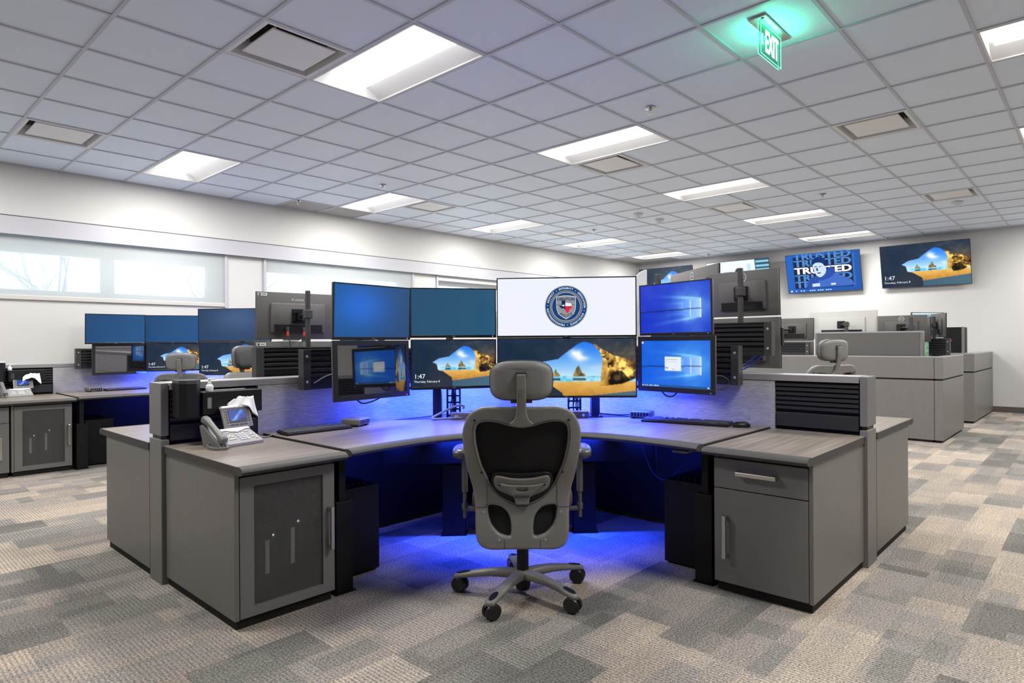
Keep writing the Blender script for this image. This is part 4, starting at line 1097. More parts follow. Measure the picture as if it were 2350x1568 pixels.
b3 = monitor('wide', (3.386, 2.721, 1.150), 219.5, 1, 'cavewide', 'wide beach cave monitor behind the front headrest', group='lower monitors of the front desk')
t2 = monitor('touch', (3.728, 2.096, 1.173), 173.5, 0, 'hero2', 'bright blue touch screen with a dialog box, lower right of the front desk', brand=None, led='blueled', group='lower monitors of the front desk')

# police emblem on the white monitor
def emblem(parent):
    W_, Z = parent, .0; r = .1435; cz = .004
    navy = emission('emblem_navy', srgb(26, 68, 124), 1.0); grey = emission('emblem_grey', srgb(150, 152, 158), 1.0); pale = emission('emblem_pale', srgb(205, 208, 214), 1.0)
    dark = emission('emblem_dark_ring', srgb(78, 80, 88), 1.0); ink = emission('emblem_ink', srgb(24, 44, 84), 1.0); red = emission('emblem_red', srgb(222, 48, 72), 1.0); wht = emission('emblem_white', srgb(240, 243, 250), 1.0)
    mats = [navy, grey, pale, dark, ink, red, wht]; f = MB(); lay = [0]
    n = 72
    def disc(rad, m):
        lay[0] += 1; y = .0034-.00012*lay[0]
        f.add([(rad*math.cos(2*math.pi*k/n), y, cz+rad*math.sin(2*math.pi*k/n)) for k in range(n)], [tuple(range(n))], m)
    def poly(P, m, s=1.0, dz=0):
        lay[0] += 1; y = .0034-.00012*lay[0]
        # ear-clip through bmesh
        b = bmesh.new(); vs = [b.verts.new((x*s, y, cz+dz+z*s)) for x, z in P]; fc = b.faces.new(vs); r_ = bmesh.ops.triangulate(b, faces=[fc]); b.verts.index_update()
        f.add([v.co.copy() for v in b.verts], [tuple(v.index for v in q.verts) for q in b.faces], m); b.free()
    disc(r, 3); disc(r*.985, 2); disc(r*.97, 0); disc(r*.765, 2); disc(r*.75, 3); disc(r*.715, 1); disc(r*.69, 3); disc(r*.675, 2); disc(r*.66, 0)
    # shield
    sh = [(-.47, .47), (-.30, .50), (-.12, .53), (0, .53), (.12, .53), (.30, .50), (.47, .47), (.475, .1), (.46, -.12), (.38, -.34), (.22, -.47), (0, -.60), (-.22, -.47), (-.38, -.34), (-.46, -.12), (-.475, .1)]
    poly([(x*r*.98, z*r) for x, z in sh], 2); poly([(x*r*.92, z*r*.945) for x, z in sh], 1)
    # state outline: dark left part, white and red right part
    S = r*.30; ox, oz = -.02*r, .02*r
    left = [(-.62, .92), (-.05, .92), (-.05, -.62), (-.30, -.30), (-.42, -.22), (-.55, -.36), (-.72, -.30), (-.86, -.02), (-1.08, .12), (-.62, .12)]
    rt = [(-.05, .55), (.40, .50), (.86, .42), (.94, .18), (1.02, -.12), (.92, -.34), (.62, -.52), (.36, -.78), (.40, -1.12), (.10, -1.0), (-.05, -.62)]
    poly([(ox+x*S, oz+z*S) for x, z in left], 4)
    poly([(ox+x*S, oz+z*S) for x, z in rt], 5)
    poly([(ox+x*S, oz+z*S) for x, z in [(-.05, .55), (.40, .50), (.86, .42), (.94, .18), (.97, .02), (-.05, .02)]], 6)
    st = []
    for k in range(10): a = math.pi/2+k*math.pi/5; q = .21 if k % 2 == 0 else .085; st.append((ox+(-.36+q*math.cos(a))*S, oz+(.12+q*math.sin(a))*S))
    poly(st, 6)
    for P, m in (([(-.47, .10), (-.22, .10), (-.22, .075), (-.47, .075)], 4), ([(.22, .10), (.45, .10), (.45, .075), (.22, .075)], 4)): pass
    lay[0] += 1; y = .0034-.00012*lay[0]
    def bold(body, size, Mx, m, d):
        for dx, dz in ((0, 0), (d, 0), (-d, 0), (0, d), (0, -d)): f.mesh(text_mesh(body, size, 'CENTER'), Matrix.Translation((dx, -abs(dx)*.01-abs(dz)*.012, dz)) @ Mx, m)
    bold('DENTON', r*.185, Matrix.Translation((0, y, cz+r*.345)) @ UP @ Matrix.Diagonal((1.08, 1, 1, 1)), 4, r*.006)
    for body, x in (('SINCE', -.335), ('1873', .335)): f.mesh(text_mesh(body, r*.085, 'CENTER'), Matrix.Translation((x*r, y, cz+r*.09)) @ UP, 4)
    ADV = {'I': .36, 'M': .92, 'J': .5, 'L': .58, 'E': .62, 'F': .58, 'T': .62, 'P': .64, 'S': .62, 'R': .68}
    def adv(b, size): return [ADV.get(ch, .76)*size for ch in b]
    def arc(body, rad, th0, size, m, inward=False):
        """letters from angle th0 on, clockwise (outer ring) or counter-clockwise (feet outwards)"""
        a = 0
        for ch, w_ in zip(body, adv(body, size)):
            mid = a+w_/2; a += w_; th = th0-mid/rad if not inward else th0+mid/rad; rot = th-math.pi/2 if not inward else th+math.pi/2
            bold(ch, size, Matrix.Translation((rad*math.cos(th), y, cz+rad*math.sin(th))) @ Matrix.Rotation(-rot, 4, 'Y') @ UP, m, size*.022)
        return a/rad
    rr = r*.868; sz = r*.128; seq = ['INTEGRITY', 'DEDICATION', 'EXCELLENCE', 'PROFESSIONALISM', 'RESPECT']
    span = [sum(adv(b, sz))/rr for b in seq]; gap = (2*math.pi-sum(span))/5; th = math.pi/2+span[0]/2
    for b, sp_ in zip(seq, span):
        arc(b, rr, th, sz, 6); th -= sp_+gap/2
        k = Vector((rr*math.cos(th), y, cz+rr*math.sin(th))); f.add([k+Vector((.0032*math.cos(i*math.pi/3), 0, .0032*math.sin(i*math.pi/3))) for i in range(6)], [tuple(range(6))], 6); th -= gap/2
    sp_ = sum(adv('POLICE', r*.17))/(r*.44); arc('POLICE', r*.44, -math.pi/2-sp_/2, r*.17, 4, True)
    f.build('police_emblem', mats, parent, fixn=False)
emblem([c for c in m3.children if c.name.startswith('screen')][0].parent)

# poles behind the front monitors
pole(2.42, 3.743, 1.06, 1.66, [(m1, .048), (t1, .052)], 'pole behind the upper left monitor of the front desk')
pole(3.955, 2.11, 1.07, 1.68, [(m4, .048), (t2, .052)], 'pole behind the upper right monitor of the front desk')
pole(3.155, 3.66, 1.10, 1.66, [(m2, .048), (b2, .048)], 'pole behind the dark teal monitor')
pole(3.56, 2.86, 1.05, 1.66, [(m3, .052), (b3, .052)], 'pole behind the police emblem monitor')

# --- neighbour desk beyond the left partition: we see the backs
n1 = monitor('desk', (2.43, 4.60, 1.535), 84, 2, 'cave', 'dark monitor back lettered PLANAR, beyond the left partition', brand_back='PLANAR', brand=None, stickers=True, group='monitor backs beyond the left partition')
n2 = monitor('desk', (2.42, 4.60, 1.165), 84, 1, 'cave', 'dark monitor back with a white sticker, half hidden by the slatted rail', brand=None, stickers=True, group='monitor backs beyond the left partition')
n3 = monitor('desk', (3.00, 4.66, 1.52), 122, 0, 'cave', 'dark monitor back seen edge on past the lettered one', brand=None, group='monitor backs beyond the left partition')
pole(2.305, 4.20, 1.302, 1.70, [(n1, .048)], 'black pole in front of the lettered monitor back', .014)
pole(2.40, 4.36, .795, 1.28, [(n2, .048)], 'short pole behind the slatted rail of the left neighbour desk')
pole(3.09, 4.44, .795, 1.60, [(n3, .048)], 'pole of the edge-on monitor beyond the left partition')
# plugs and cables hanging from the lettered monitor
for dx, lab in ((.10, 'black cable with a red plug at the left of the lettered monitor back'), (-.03, 'black cable with a red plug at the middle of the lettered monitor back')):
    t = thing('monitor_cable', lab, 'cable', (2.43+.0-dx, 4.545, 1.325), group='cables of the lettered monitor')
    f = MB().tube([(0, 0, .10), (0, -.004, .06), (.006, -.02, .02), (.012, -.05, -.10), (.014, -.06, -.16)], .005, 8); f.build('cord', M['cable'], t, smooth=60)
    MB().rbox(-.010, .010, -.008, .008, .094, .125, .002).build('connector', M['darkp'], t)
    MB().rbox(-.0065, .0065, -.008, .006, .055, .092, .002).build('red_collar', M['red'], t)

# --- neighbour desk beyond the right partition
s1 = monitor('small', (4.634, 2.013, 1.678), 354, 3, 'cave', 'dark monitor back with ring logo, beyond the right partition', brand_back='ring', brand=None, group='monitor backs beyond the right partition')
s2 = monitor('touch', (4.625, 2.02, 1.311), 354, 1, 'off', 'lower monitor back below the ring logo one, behind the slats', scr='scroff', brand=None, group='monitor backs beyond the right partition')
s3 = monitor('wide', (5.02, 2.62, 1.735), 322, 0, 'cavewide', 'wide dark monitor back rising behind the deep blue monitor', brand_back='ring', brand=None, group='monitor backs beyond the right partition')
pole(4.40, 1.940, 1.452, 1.845, [(s1, .046)], 'grey pole in front of the ring logo monitor back', .016)
pole(4.80, 2.85, .945, 1.90, [(s3, .052)], 'grey pole in front of the wide dark monitor back')
t = thing('side_speaker', 'small black box clipped to the edge of the lower monitor back', 'speaker', (4.60, 1.735, 1.29))
MB().rbox(-.02, .02, -.022, .022, 0, .13, .004).build('housing', M['blackp'], t)
f = MB()
for i in range(5): f.box(-.021, -.0195, -.012, .012, .03+i*.014, .036+i*.014)
f.build('vent_slots', M['darkp'], t)
for k, (o_, lab) in enumerate((((0, 0, 0), 'upper blue network cable under the right neighbour monitors'), ((.01, -.03, -.012), 'lower blue network cable under the right neighbour monitors'))):
    q = Vector(o_); o = MB().tube([Vector(p)+q for p in ((4.572, 2.06, 1.16), (4.47, 2.0, 1.125), (4.40, 1.90, 1.16), (4.41, 1.84, 1.215), (4.43, 1.82, 1.24))], .006, 8).build('network_cable', M['bcable'], G=ID, smooth=60)
    tag(o, lab, 'cable', 'blue network cables')

# --- desk at the window wall
w1 = monitor('desk', (2.320, 8.684, 1.513), 267, -3, 'navy', 'blank blue monitor, leftmost at the window wall', led='whiteled', group='upper monitors at the window wall')
w2 = monitor('desk', (2.945, 8.700, 1.517), 243, 1, 'navy', 'blank blue monitor, second at the window wall, above the chair headrest', led='whiteled', group='upper monitors at the window wall')
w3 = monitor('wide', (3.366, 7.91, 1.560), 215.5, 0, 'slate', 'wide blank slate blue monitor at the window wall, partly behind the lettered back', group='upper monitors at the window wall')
w4 = monitor('touch', (2.395, 8.800, 1.155), 278.5, -1, 'off', 'switched off glossy touch screen at the window wall', scr='scroff', brand=None, group='lower monitors at the window wall')
w5 = monitor('desk', (2.965, 8.715, 1.168), 251, 0, 'cave', 'clock and beach cave monitor at the window wall, behind the headrest', clock=True, group='lower monitors at the window wall')
w6 = monitor('wide', (3.386, 7.915, 1.150), 217, 0, 'cavewide', 'wide clock and beach cave monitor at the window wall', clock=True, group='lower monitors at the window wall')
w7 = monitor('desk', (3.790, 7.335, 1.541), 169, -1, 'hero', 'deep blue monitor at the window wall desk, behind the lettered back', group='upper monitors at the window wall')
w8 = monitor('touch', (3.728, 7.296, 1.173), 173.5, 0, 'hero2', 'bright blue touch screen at the window wall, mirrored in a glossy screen', brand=None, group='lower monitors at the window wall')
pole(3.955, 7.31, .765, 1.68, [(w7, .048), (w8, .052)], 'pole at the hidden end of the window wall desk')
pole(2.39, 8.905, 1.07, 1.60, [(w1, .048), (w4, .052)], 'pole behind the leftmost monitor at the window wall')
pole(3.12, 8.86, .765, 1.62, [(w2, .048), (w5, .048)], 'pole behind the second monitor at the window wall')
pole(3.55, 8.10, .765, 1.66, [(w3, .052), (w6, .052)], 'pole behind the wide monitor at the window wall')

# ================================================================ TELEVISIONS on the end wall
def television(y, pic, label, **k):
    t = monitor('tv', (14.215, y, 2.775), 180, -15, pic, label, cat='television', name='television', brand=None, group='televisions on the end wall', scr='scrtv', **k)
    A = Matrix.Translation(t.location)
    f = MB(); f.box(14.27, ROOM_X1-.001, y-.22, y+.22, 2.70, 2.86); f.box(ROOM_X1-.03, ROOM_X1-.001, y-.35, y+.35, 2.62, 2.94)
    o = f.build('wall_bracket', M['blackm'], None, G=ID); bpy.context.view_layer.update(); o.parent = t; o.matrix_parent_inverse = t.matrix_world.inverted()
    return t
tv4 = television(2.60, 'cave', 'television on the right with clock and beach cave picture', clock=True)
tv3 = television(4.46, 'trusted', 'blue television lettered TRUSTED with a person in a knit hat')
tv2 = television(6.32, 'news', 'bright white television behind the ring logo monitor back')
tv1 = television(8.18, 'cave', 'television nearest the window wall corner, with glare', clock=False)
def trusted(t):
    s = [c for c in t.children if c.name.startswith('screen')][0]
    blue = emission('tv_lettering_blue', srgb(86, 146, 214), 1.0); wh = emission('tv_lettering_white', srgb(245, 250, 255), 1.3); w, h = 1.48, .83
    for i, (v, m) in enumerate(((.065, blue), (.245, blue), (.435, wh), (.625, blue), (.80, blue))):
        z = h*(.5-v)
        mid = 'TRUSTED'; f = MB(); tm = text_mesh(mid, .205, 'CENTER', 0, 1.03, .022)
        for dx in (-.006, .006): f.mesh(tm, Matrix.Translation((.0+dx, -.0012-abs(dx)*.02, z)) @ UP @ Matrix.Diagonal((1.30, .94, 1, 1)))
        o = f.build('lettering', m, s, fixn=False)
    # person in a hat and a thick coat, holding a microphone
    c = [emission('tv_coat', srgb(74, 116, 206), 1.0), emission('tv_face', srgb(214, 232, 255), 1.0), emission('tv_hat', srgb(26, 58, 120), 1.0), emission('tv_shadow', srgb(34, 70, 156), 1.0), emission('tv_scarf', srgb(52, 88, 178), 1.0)]
    f = MB(); ly = [0]
    def P(pts, m, sm=True):
        ly[0] += 1; y = -.0022-.0003*ly[0]; q = smooth_loop(pts, 4) if sm else pts
        b = bmesh.new(); vs = [b.verts.new(((u-.5)*w, y, (.5-v)*h)) for u, v in q]; fc = b.faces.new(vs); bmesh.ops.triangulate(b, faces=[fc]); b.verts.index_update()
        f.add([v.co.copy() for v in b.verts], [tuple(v.index for v in q_.verts) for q_ in b.faces], m); b.free()
    P([(.27, .86), (.33, .66), (.46, .56), (.62, .52), (.74, .60), (.84, .72), (.90, .86), (.6, .875)], 0)
    P([(.40, .60), (.43, .50), (.55, .44), (.62, .36), (.66, .46), (.62, .62), (.50, .70), (.43, .70)], 4)
    P([(.375, .30), (.42, .23), (.50, .25), (.545, .34), (.55, .46), (.52, .56), (.465, .62), (.42, .58), (.39, .47)], 1)
    P([(.36, .30), (.37, .17), (.43, .10), (.50, .11), (.555, .20), (.565, .33), (.535, .34), (.50, .26), (.42, .24)], 2)
    for a, b_, e, g in ((.395, .335, .43, .350), (.455, .34, .49, .352)): P([(a, b_), (e, b_-.005), (e, g), (a, g+.004)], 3, False)
    P([(.425, .505), (.445, .495), (.475, .50), (.47, .52), (.44, .525)], 3)
    P([(.415, .40), (.432, .37), (.442, .44), (.425, .455)], 3)
    P([(.28, .88), (.30, .70), (.34, .62), (.41, .62), (.43, .72), (.42, .88)], 4)
    P([(.345, .78), (.45, .77), (.45, .855), (.345, .86)], 1, False); P([(.60, .79), (.665, .785), (.665, .835), (.60, .84)], 1, False)
    P([(.03, .93), (.06, .93), (.06, .975), (.03, .975)], 1, False)
    for u in (.10, .17, .21, .30, .33, .36, .41, .44, .47, .52, .55, .58): P([(u, .94), (u+.022, .94), (u+.022, .965), (u, .965)], 1, False)
    f.build('person_picture', c, s, fixn=False)
trusted(tv3)
# ================================================================ OFFICE CHAIRS
def chair_parts():
    P = {}
    # vertical profile of the back, seen from the side (y is forward)
    def bend(x, z):
        base = -.205-.085*max(z-.50, 0)**1.2*1.6+.03*math.exp(-((z-.58)/.14)**2)-.02*max(.42-z, 0)
        return base+.33*x*x
    o = [(0, 1.013), (.13, 1.0145), (.19, 1.012), (.241, .988), (.271, .946), (.287, .891), (.286, .827), (.274, .744), (.257, .661), (.243, .606), (.232, .523), (.230, .422), (.226, .367), (.205, .328), (.160, .311), (.083, .313), (0, .314)]
    u = [(0, .914), (.055, .919), (.120, .937), (.170, .941), (.205, .932), (.220, .905), (.222, .86), (.214, .80), (.198, .735), (.176, .68), (.152, .630), (.112, .583), (.060, .547), (0, .535)]
    l = [(.164, .520), (.122, .521), (.092, .508), (.066, .478), (.055, .436), (.055, .392), (.062, .379), (.084, .380), (.118, .395), (.150, .432), (.165, .478)]
    lo = smooth_loop(l, 5); cz = [.34+.033*i for i in range(21)]; cx = [-.24+.04*i for i in range(13)]
    outer = smooth_loop(mirror_half(o), 5); upper = smooth_loop(mirror_half(u), 5)
    P['back_frame'] = (plate_mesh([outer, upper, lo, [(-x, z) for x, z in lo]], .040, .013, cz, cx, bend), 'chair')
    inner = [(x*.90, .66+(z-.66)*.93) for x, z in outer]
    P['back_mesh'] = (plate_mesh([inner], .008, .002, cz, cx, lambda x, z: bend(x, z)+.010), 'chairmesh')
    # bead that follows the upper opening
    bead = MB(); k = len(upper); big = [(x*1.055, .735+(z-.735)*1.05) for x, z in upper]
    bead.tube([(x, bend(x, z)-.0205, z) for x, z in big]+[(big[0][0], bend(*big[0])-.0205, big[0][1])], .0016, 5, caps=False); P['seam_bead'] = (bead, 'darkp', 60)
    # lumbar pad and its bracket
    pad = smooth_loop(mirror_half([(0, .685), (.06, .688), (.12, .692), (.148, .675), (.153, .64), (.140, .60), (.105, .565), (.06, .545), (0, .54)]), 4)
    P['lumbar_pad'] = (plate_mesh([pad], .026, .010, [.56, .6, .64], [-.1, -.05, 0, .05, .1], lambda x, z: bend(x, z)-.006), 'blackp')
    pl = smooth_loop(mirror_half([(0, .660), (.06, .664), (.115, .675), (.134, .668), (.138, .645), (.128, .612), (.10, .592), (.06, .575), (.03, .562), (0, .560)]), 4)
    P['lumbar_plate'] = (plate_mesh([pl], .022, .009, [.58, .61, .64], [-.1, -.05, 0, .05, .1], lambda x, z: bend(x, z)-.020), 'chair')
    br = smooth_loop(mirror_half([(0, .628), (.06, .630), (.104, .638), (.110, .630), (.075, .600), (.045, .575), (.036, .556), (.030, .535), (0, .532)]), 4)
    P['lumbar_bracket'] = (plate_mesh([br, [(x, z) for x, z in smooth_loop([(-.022, .615), (.022, .615), (.024, .603), (0, .598), (-.024, .603)], 3)]], .016, .006, [.58, .61], [-.05, 0, .05], lambda x, z: bend(x, z)-.036), 'chair')
    f = MB().rbox(-.038, .038, bend(0, .575)-.05, bend(0, .575)-.03, .568, .582, .005); f.rbox(-.03, .03, bend(0, .54)-.036, bend(0, .54)-.01, .520, .548, .005); P['lumbar_slide'] = (f, 'darkp', 0)
    for i, s in enumerate((-1, 1)): P['lumbar_screw#%d' % i] = (MB().cyl((s*.108, bend(.108, .632)-.048, .632), (s*.108, bend(.108, .632)-.028, .632), .005, n=12), 'blackp', 50)
    # screws
    for i, (x, z) in enumerate(((.226, .949), (.198, .690), (-.226, .949), (-.198, .690))):
        y = bend(x, z)-.0195; P['screw_cap#%d' % i] = (MB().cyl((x, y+.003, z), (x, y-.0025, z), .0055, n=12), 'blackp', 50)
    for i, (x, z) in enumerate(((.189, .491), (.112, .362), (-.189, .491), (-.112, .362))):
        y = bend(x, z)-.0195; P['screw#%d' % i] = (MB().cyl((x, y+.003, z), (x, y-.003, z), .0065, n=12), 'bolt', 50)
    f = MB()
    for s in (-1, 1):
        f.tube([(s*x, bend(x, z)-.0203, z) for x, z in ((.170, .66), (.1715, .60), (.172, .515))], .0012, 4)
        f.tube([(s*x, bend(x, z)-.0203, z) for x, z in ((.172, .517), (.20, .513), (.232, .514))], .0012, 4)
        f.tube([(s*x, bend(x, z)-.0203, z) for x, z in ((.088, .362), (.087, .335), (.088, .316))], .0012, 4)
    P['panel_joint'] = (f, 'darkp', 60)
    # headrest
    f = MB(); n = 48; rings = []
    prof = [(-.040, .62), (-.036, .80), (-.026, .93), (-.010, .99), (.010, 1.0), (.026, .985), (.040, .93), (.048, .82), (.052, .60)]
    e = 2/4.2
    for y, s in prof:
        rg = []
        for k in range(n):
            a = 2*math.pi*k/n; ca, sa = math.cos(a), math.sin(a)
            x = .153*s*math.copysign(abs(ca)**e, ca); z = .0915*s*math.copysign(abs(sa)**e, sa)
            tp = 1-.10*max(-z/.09, 0)**2; z2 = z+.012*(1-(x/.153)**2)*(1 if z > 0 else .25)
            rg.append((x*tp, -.265+y+.9*x*x-.05*max(z, 0), 1.134+z2))
        rings.append(rg)
    vs = [p for r_ in rings for p in r_]
    fs = [(i*n+k, i*n+(k+1) % n, (i+1)*n+(k+1) % n, (i+1)*n+k) for i in range(len(rings)-1) for k in range(n)]+[tuple(range(n)), tuple((len(rings)-1)*n+k for k in range(n))]
    f.add(vs, fs); nf = len(f.f); f.m = [1 if (i < 8*n and i//n >= 4) or i == nf-1 else 0 for i in range(nf)]; P['headrest'] = (f, ('chairvinyl', 'chairseat'), 60)
    f = MB(); pts = []
    for k in range(n+1):
        a = 2*math.pi*k/n; ca, sa = math.cos(a), math.sin(a)
        x = .151*math.copysign(abs(ca)**e, ca); z = .0905*math.copysign(abs(sa)**e, sa); tp = 1-.10*max(-z/.09, 0)**2
        pts.append((x*tp*1.005, -.285+.9*x*x-.05*max(z, 0), 1.134+z+.012*(1-(x/.153)**2)*(1 if z > 0 else .25)))
    f.tube(pts, .0018, 5, caps=False); P['headrest_seam'] = (f, 'darkp', 60)
    # stem that carries it
    st = smooth_loop(mirror_half([(0, 1.172), (.016, 1.172), (.0215, 1.165), (.0215, 1.10), (.0225, 1.03), (.026, .985), (.036, .955), (.054, .940), (.056, .930), (.045, .922), (.022, .917), (0, .915)]), 4)
    ys = lambda x, z: (-.318 if z > 1.1 else -.318+(1.1-z)*.22) if z > .99 else -.294+(.99-z)*.15+(.99-z)*.5*0
    P['headrest_stem'] = (plate_mesh([st], .018, .007, [.93, .95, .97, 1.0, 1.03, 1.06, 1.1, 1.13, 1.15], [-.03, 0, .03], lambda x, z: min(ys(x, z), bend(x, z)-.022) if z < 1.02 else ys(x, z)), 'chair')
    f = MB().rbox(-.026, .026, -.312, -.288, 1.148, 1.182, .004); f.rbox(-.052, .052, -.285, -.262, 1.032, 1.045, .003); P['stem_socket'] = (f, 'darkp', 0)
    f = MB(); n2 = 24
    for s in (-1, 1): f.tube([(s*.0125+.0125*math.cos(2*math.pi*k/n2), bend(0, .932)-.0345, .932+.008*math.sin(2*math.pi*k/n2)) for k in range(n2+1)], .0013, 5, caps=False)
    P['embossed_mark'] = (f, 'darkp', 60)
    # seat
    f = MB(); n = 40; e2 = 2/4.0; rings = []
    for z, s in ((.462, .86), (.470, .95), (.495, 1.0), (.535, 1.0), (.560, .965), (.572, .88), (.574, .5)):
        rings.append([(.262*s*math.copysign(abs(math.cos(2*math.pi*k/n))**e2, math.cos(2*math.pi*k/n)), .088+.245*s*math.copysign(abs(math.sin(2*math.pi*k/n))**e2, math.sin(2*math.pi*k/n)), z-.02*max((math.sin(2*math.pi*k/n)-.6), 0)) for k in range(n)])
    f.add([p for r_ in rings for p in r_], [(i*n+k, i*n+(k+1) % n, (i+1)*n+(k+1) % n, (i+1)*n+k) for i in range(len(rings)-1) for k in range(n)]+[tuple(range(n)), tuple((len(rings)-1)*n+k for k in range(n))])
    P['seat'] = (f, 'chairseat', 60)
    f = MB().rbox(-.11, .11, -.12, .16, .395, .462, .012); f.rbox(-.05, .05, -.150, -.10, .37, .44, .012); P['tilt_mechanism'] = (f, 'blackp', 0)
    f = MB().cyl((0, 0, .10), (0, 0, .27), .031, n=20); f.cyl((0, 0, .27), (0, 0, .50), .018, n=16); f.lathe([(.034, .03), (.040, .05), (.040, .13)], n=20); P['gas_lift'] = (f, 'blackp', 50)
    arms = []
    for s in (-1, 1):
        pad_ = MB(); n = 24; rg = []
        for z, sc in ((.742, .80), (.752, .96), (.770, 1.0), (.786, .93), (.793, .70)):
            rg.append([(s*.318+.046*sc*math.copysign(abs(math.cos(2*math.pi*k/n))**.7, math.cos(2*math.pi*k/n)), .055+.125*sc*math.copysign(abs(math.sin(2*math.pi*k/n))**.7, math.sin(2*math.pi*k/n)), z-.018) for k in range(n)])
        pad_.add([p for r_ in rg for p in r_], [(i*n+k, i*n+(k+1) % n, (i+1)*n+(k+1) % n, (i+1)*n+k) for i in range(4) for k in range(n)]+[tuple(range(n)), tuple(4*n+k for k in range(n))])
        post = MB(); post.cyl((s*.302, .03, .54), (s*.302, .03, .745), .0165, n=14); post.cyl((s*.302, .03, .405), (s*.302, .03, .55), .0105, n=12); post.lathe([(.014, .445), (.016, .45), (.016, .475), (.014, .48)], (s*.302, .03, 0), 14)
        post.tube([(s*.302, .03, .452), (s*.24, .03, .448), (s*.10, .03, .440)], .012, 10)
        arms.append((pad_, post))
    P['_arms'] = arms
    # star base
    legs = []; ang = [172+72*k for k in range(5)]
    for a in ang:
        A = Matrix.Rotation(R(a), 4, 'Z'); f = MB(); n = 12; rg = []
        for u, w_, h_, z in ((.02, .030, .026, .108), (.08, .029, .024, .112), (.16, .026, .020, .110), (.24, .026, .016, .100), (.30, .027, .015, .090), (.335, .024, .014, .083), (.348, .012, .008, .080)):
            rg.append([(u, w_*math.copysign(abs(math.cos(2*math.pi*k/n))**.7, math.cos(2*math.pi*k/n)), z+h_*math.copysign(abs(math.sin(2*math.pi*k/n))**.7, math.sin(2*math.pi*k/n))) for k in range(n)])
        f.add([A @ Vector(p) for r_ in rg for p in r_], [(i*n+k, i*n+(k+1) % n, (i+1)*n+(k+1) % n, (i+1)*n+k) for i in range(6) for k in range(n)]+[tuple(range(n)), tuple(6*n+k for k in range(n))])
        pad = MB(); q = [(.300+.036*math.cos(2*math.pi*k/16), .0155*math.sin(2*math.pi*k/16)) for k in range(16)]
        pad.add([A @ Vector((x, y, .1055-(x-.30)*.20)) for x, y in q]+[A @ Vector((x, y, .099-(x-.30)*.20)) for x, y in q], [tuple(range(16))]+[(k, (k+1) % 16, 16+(k+1) % 16, 16+k) for k in range(16)])
        cs = MB(); B = A @ Matrix.Translation((.318, 0, .040)) @ Matrix.Rotation(R(rnd.uniform(-50, 50)), 4, 'Z')
        for s in (-1, 1):
            pr = [(.012, 0), (.036, 0), (.0395, .004), (.0395, .015), (.034, .021), (.012, .022)]
            C_ = B @ Matrix.Translation((0, s*.006, 0)) @ Matrix.Rotation(R(-90*s), 4, 'X')
            cs.lathe(pr, n=22, M=C_)
        cs.rbox(-.022, .022, -.007, .007, -.01, .036, .004, M=B); cs.cyl((0, 0, .02), (0, 0, .055), .008, n=10, M=B)
        legs.append((f, pad, cs))
    P['_legs'] = legs
    return P
_ch = {}
def chair(x, y, face, label, lift=0.0, head=0.0):
    """face: world direction (degrees) the sitter looks"""
    t = thing('office_chair', label, 'office chair', (x, y, 0), R(face-90), group='grey mesh back office chairs')
    if not _ch:
        P = chair_parts(); tmp = []
        for k, v in P.items():
            if k.startswith('_'): continue
            me, mt = v[0], v[1]
            if isinstance(me, MB): o = me.build(k.split('#')[0], [M[q] for q in mt] if isinstance(mt, tuple) else M[mt], smooth=v[2] or None); _ch[k] = o.data; bpy.data.objects.remove(o)
            else: me.materials.clear(); me.materials.append(M[mt]); _ch[k] = me
        L = []
        for pad, post in P['_arms']:
            a = post.build('armrest', M['chrome'], smooth=50); b = pad.build('arm_pad', M['chrome'], smooth=60); L.append((a.data, b.data)); bpy.data.objects.remove(a); bpy.data.objects.remove(b)
        _ch['_arms'] = L; L = []
        for f, pad, cs in P['_legs']:
            os_ = [f.build('base_leg', M['chair'], smooth=60), pad.build('foot_pad', M['blackp']), cs.build('caster', M['caster'], smooth=45)]; L.append([o.data for o in os_])
            for o in os_: bpy.data.objects.remove(o)
        _ch['_legs'] = L
    T = Matrix.Translation((0, 0, lift)); T2 = Matrix.Translation((0, 0, lift+head))
    TB = Matrix.Translation((0, .030, 0)); TL = TB @ Matrix.Diagonal((1.065, 1.065, 1, 1))
    SUB = {'screw_cap': 'back_frame', 'screw': 'back_frame', 'panel_joint': 'back_frame', 'seam_bead': 'back_frame', 'lumbar_plate': 'lumbar_pad', 'lumbar_bracket': 'lumbar_pad', 'lumbar_slide': 'lumbar_pad', 'lumbar_screw': 'lumbar_pad', 'headrest_seam': 'headrest', 'stem_socket': 'headrest_stem', 'embossed_mark': 'headrest_stem'}
    ob = {}
    for k, me in _ch.items():
        if k.startswith('_') or k.split('#')[0] in SUB: continue
        ob[k] = place(me, k, t, T2 if k in ('headrest', ) else (TB if k == 'gas_lift' else T))
    for k in _ch:
        if k.split('#')[0] in SUB: place(_ch[k], k.split('#')[0], ob[SUB[k.split('#')[0]]])
    for a, b in _ch['_arms']: q = place(a, 'armrest', t, T); place(b, 'arm_pad', q)
    for a, b, c in _ch['_legs']: q = place(a, 'base_leg', t, TL); place(b, 'foot_pad', q); place(c, 'caster', q)
    return t
chair(2.438, 2.260, 42.5, 'grey high back office chair in front, seen from behind, at the blue lit desk')
chair(2.73, 7.57, 52, 'grey office chair at the window wall desk, headrest before the clock monitor')
chair(2.52, 5.22, -68, 'grey office chair turned sideways, beyond the left partition by the monitor backs', .075)
chair(5.96, 1.97, 62, 'grey office chair beyond the right partition, raised headrest', .10, .0)
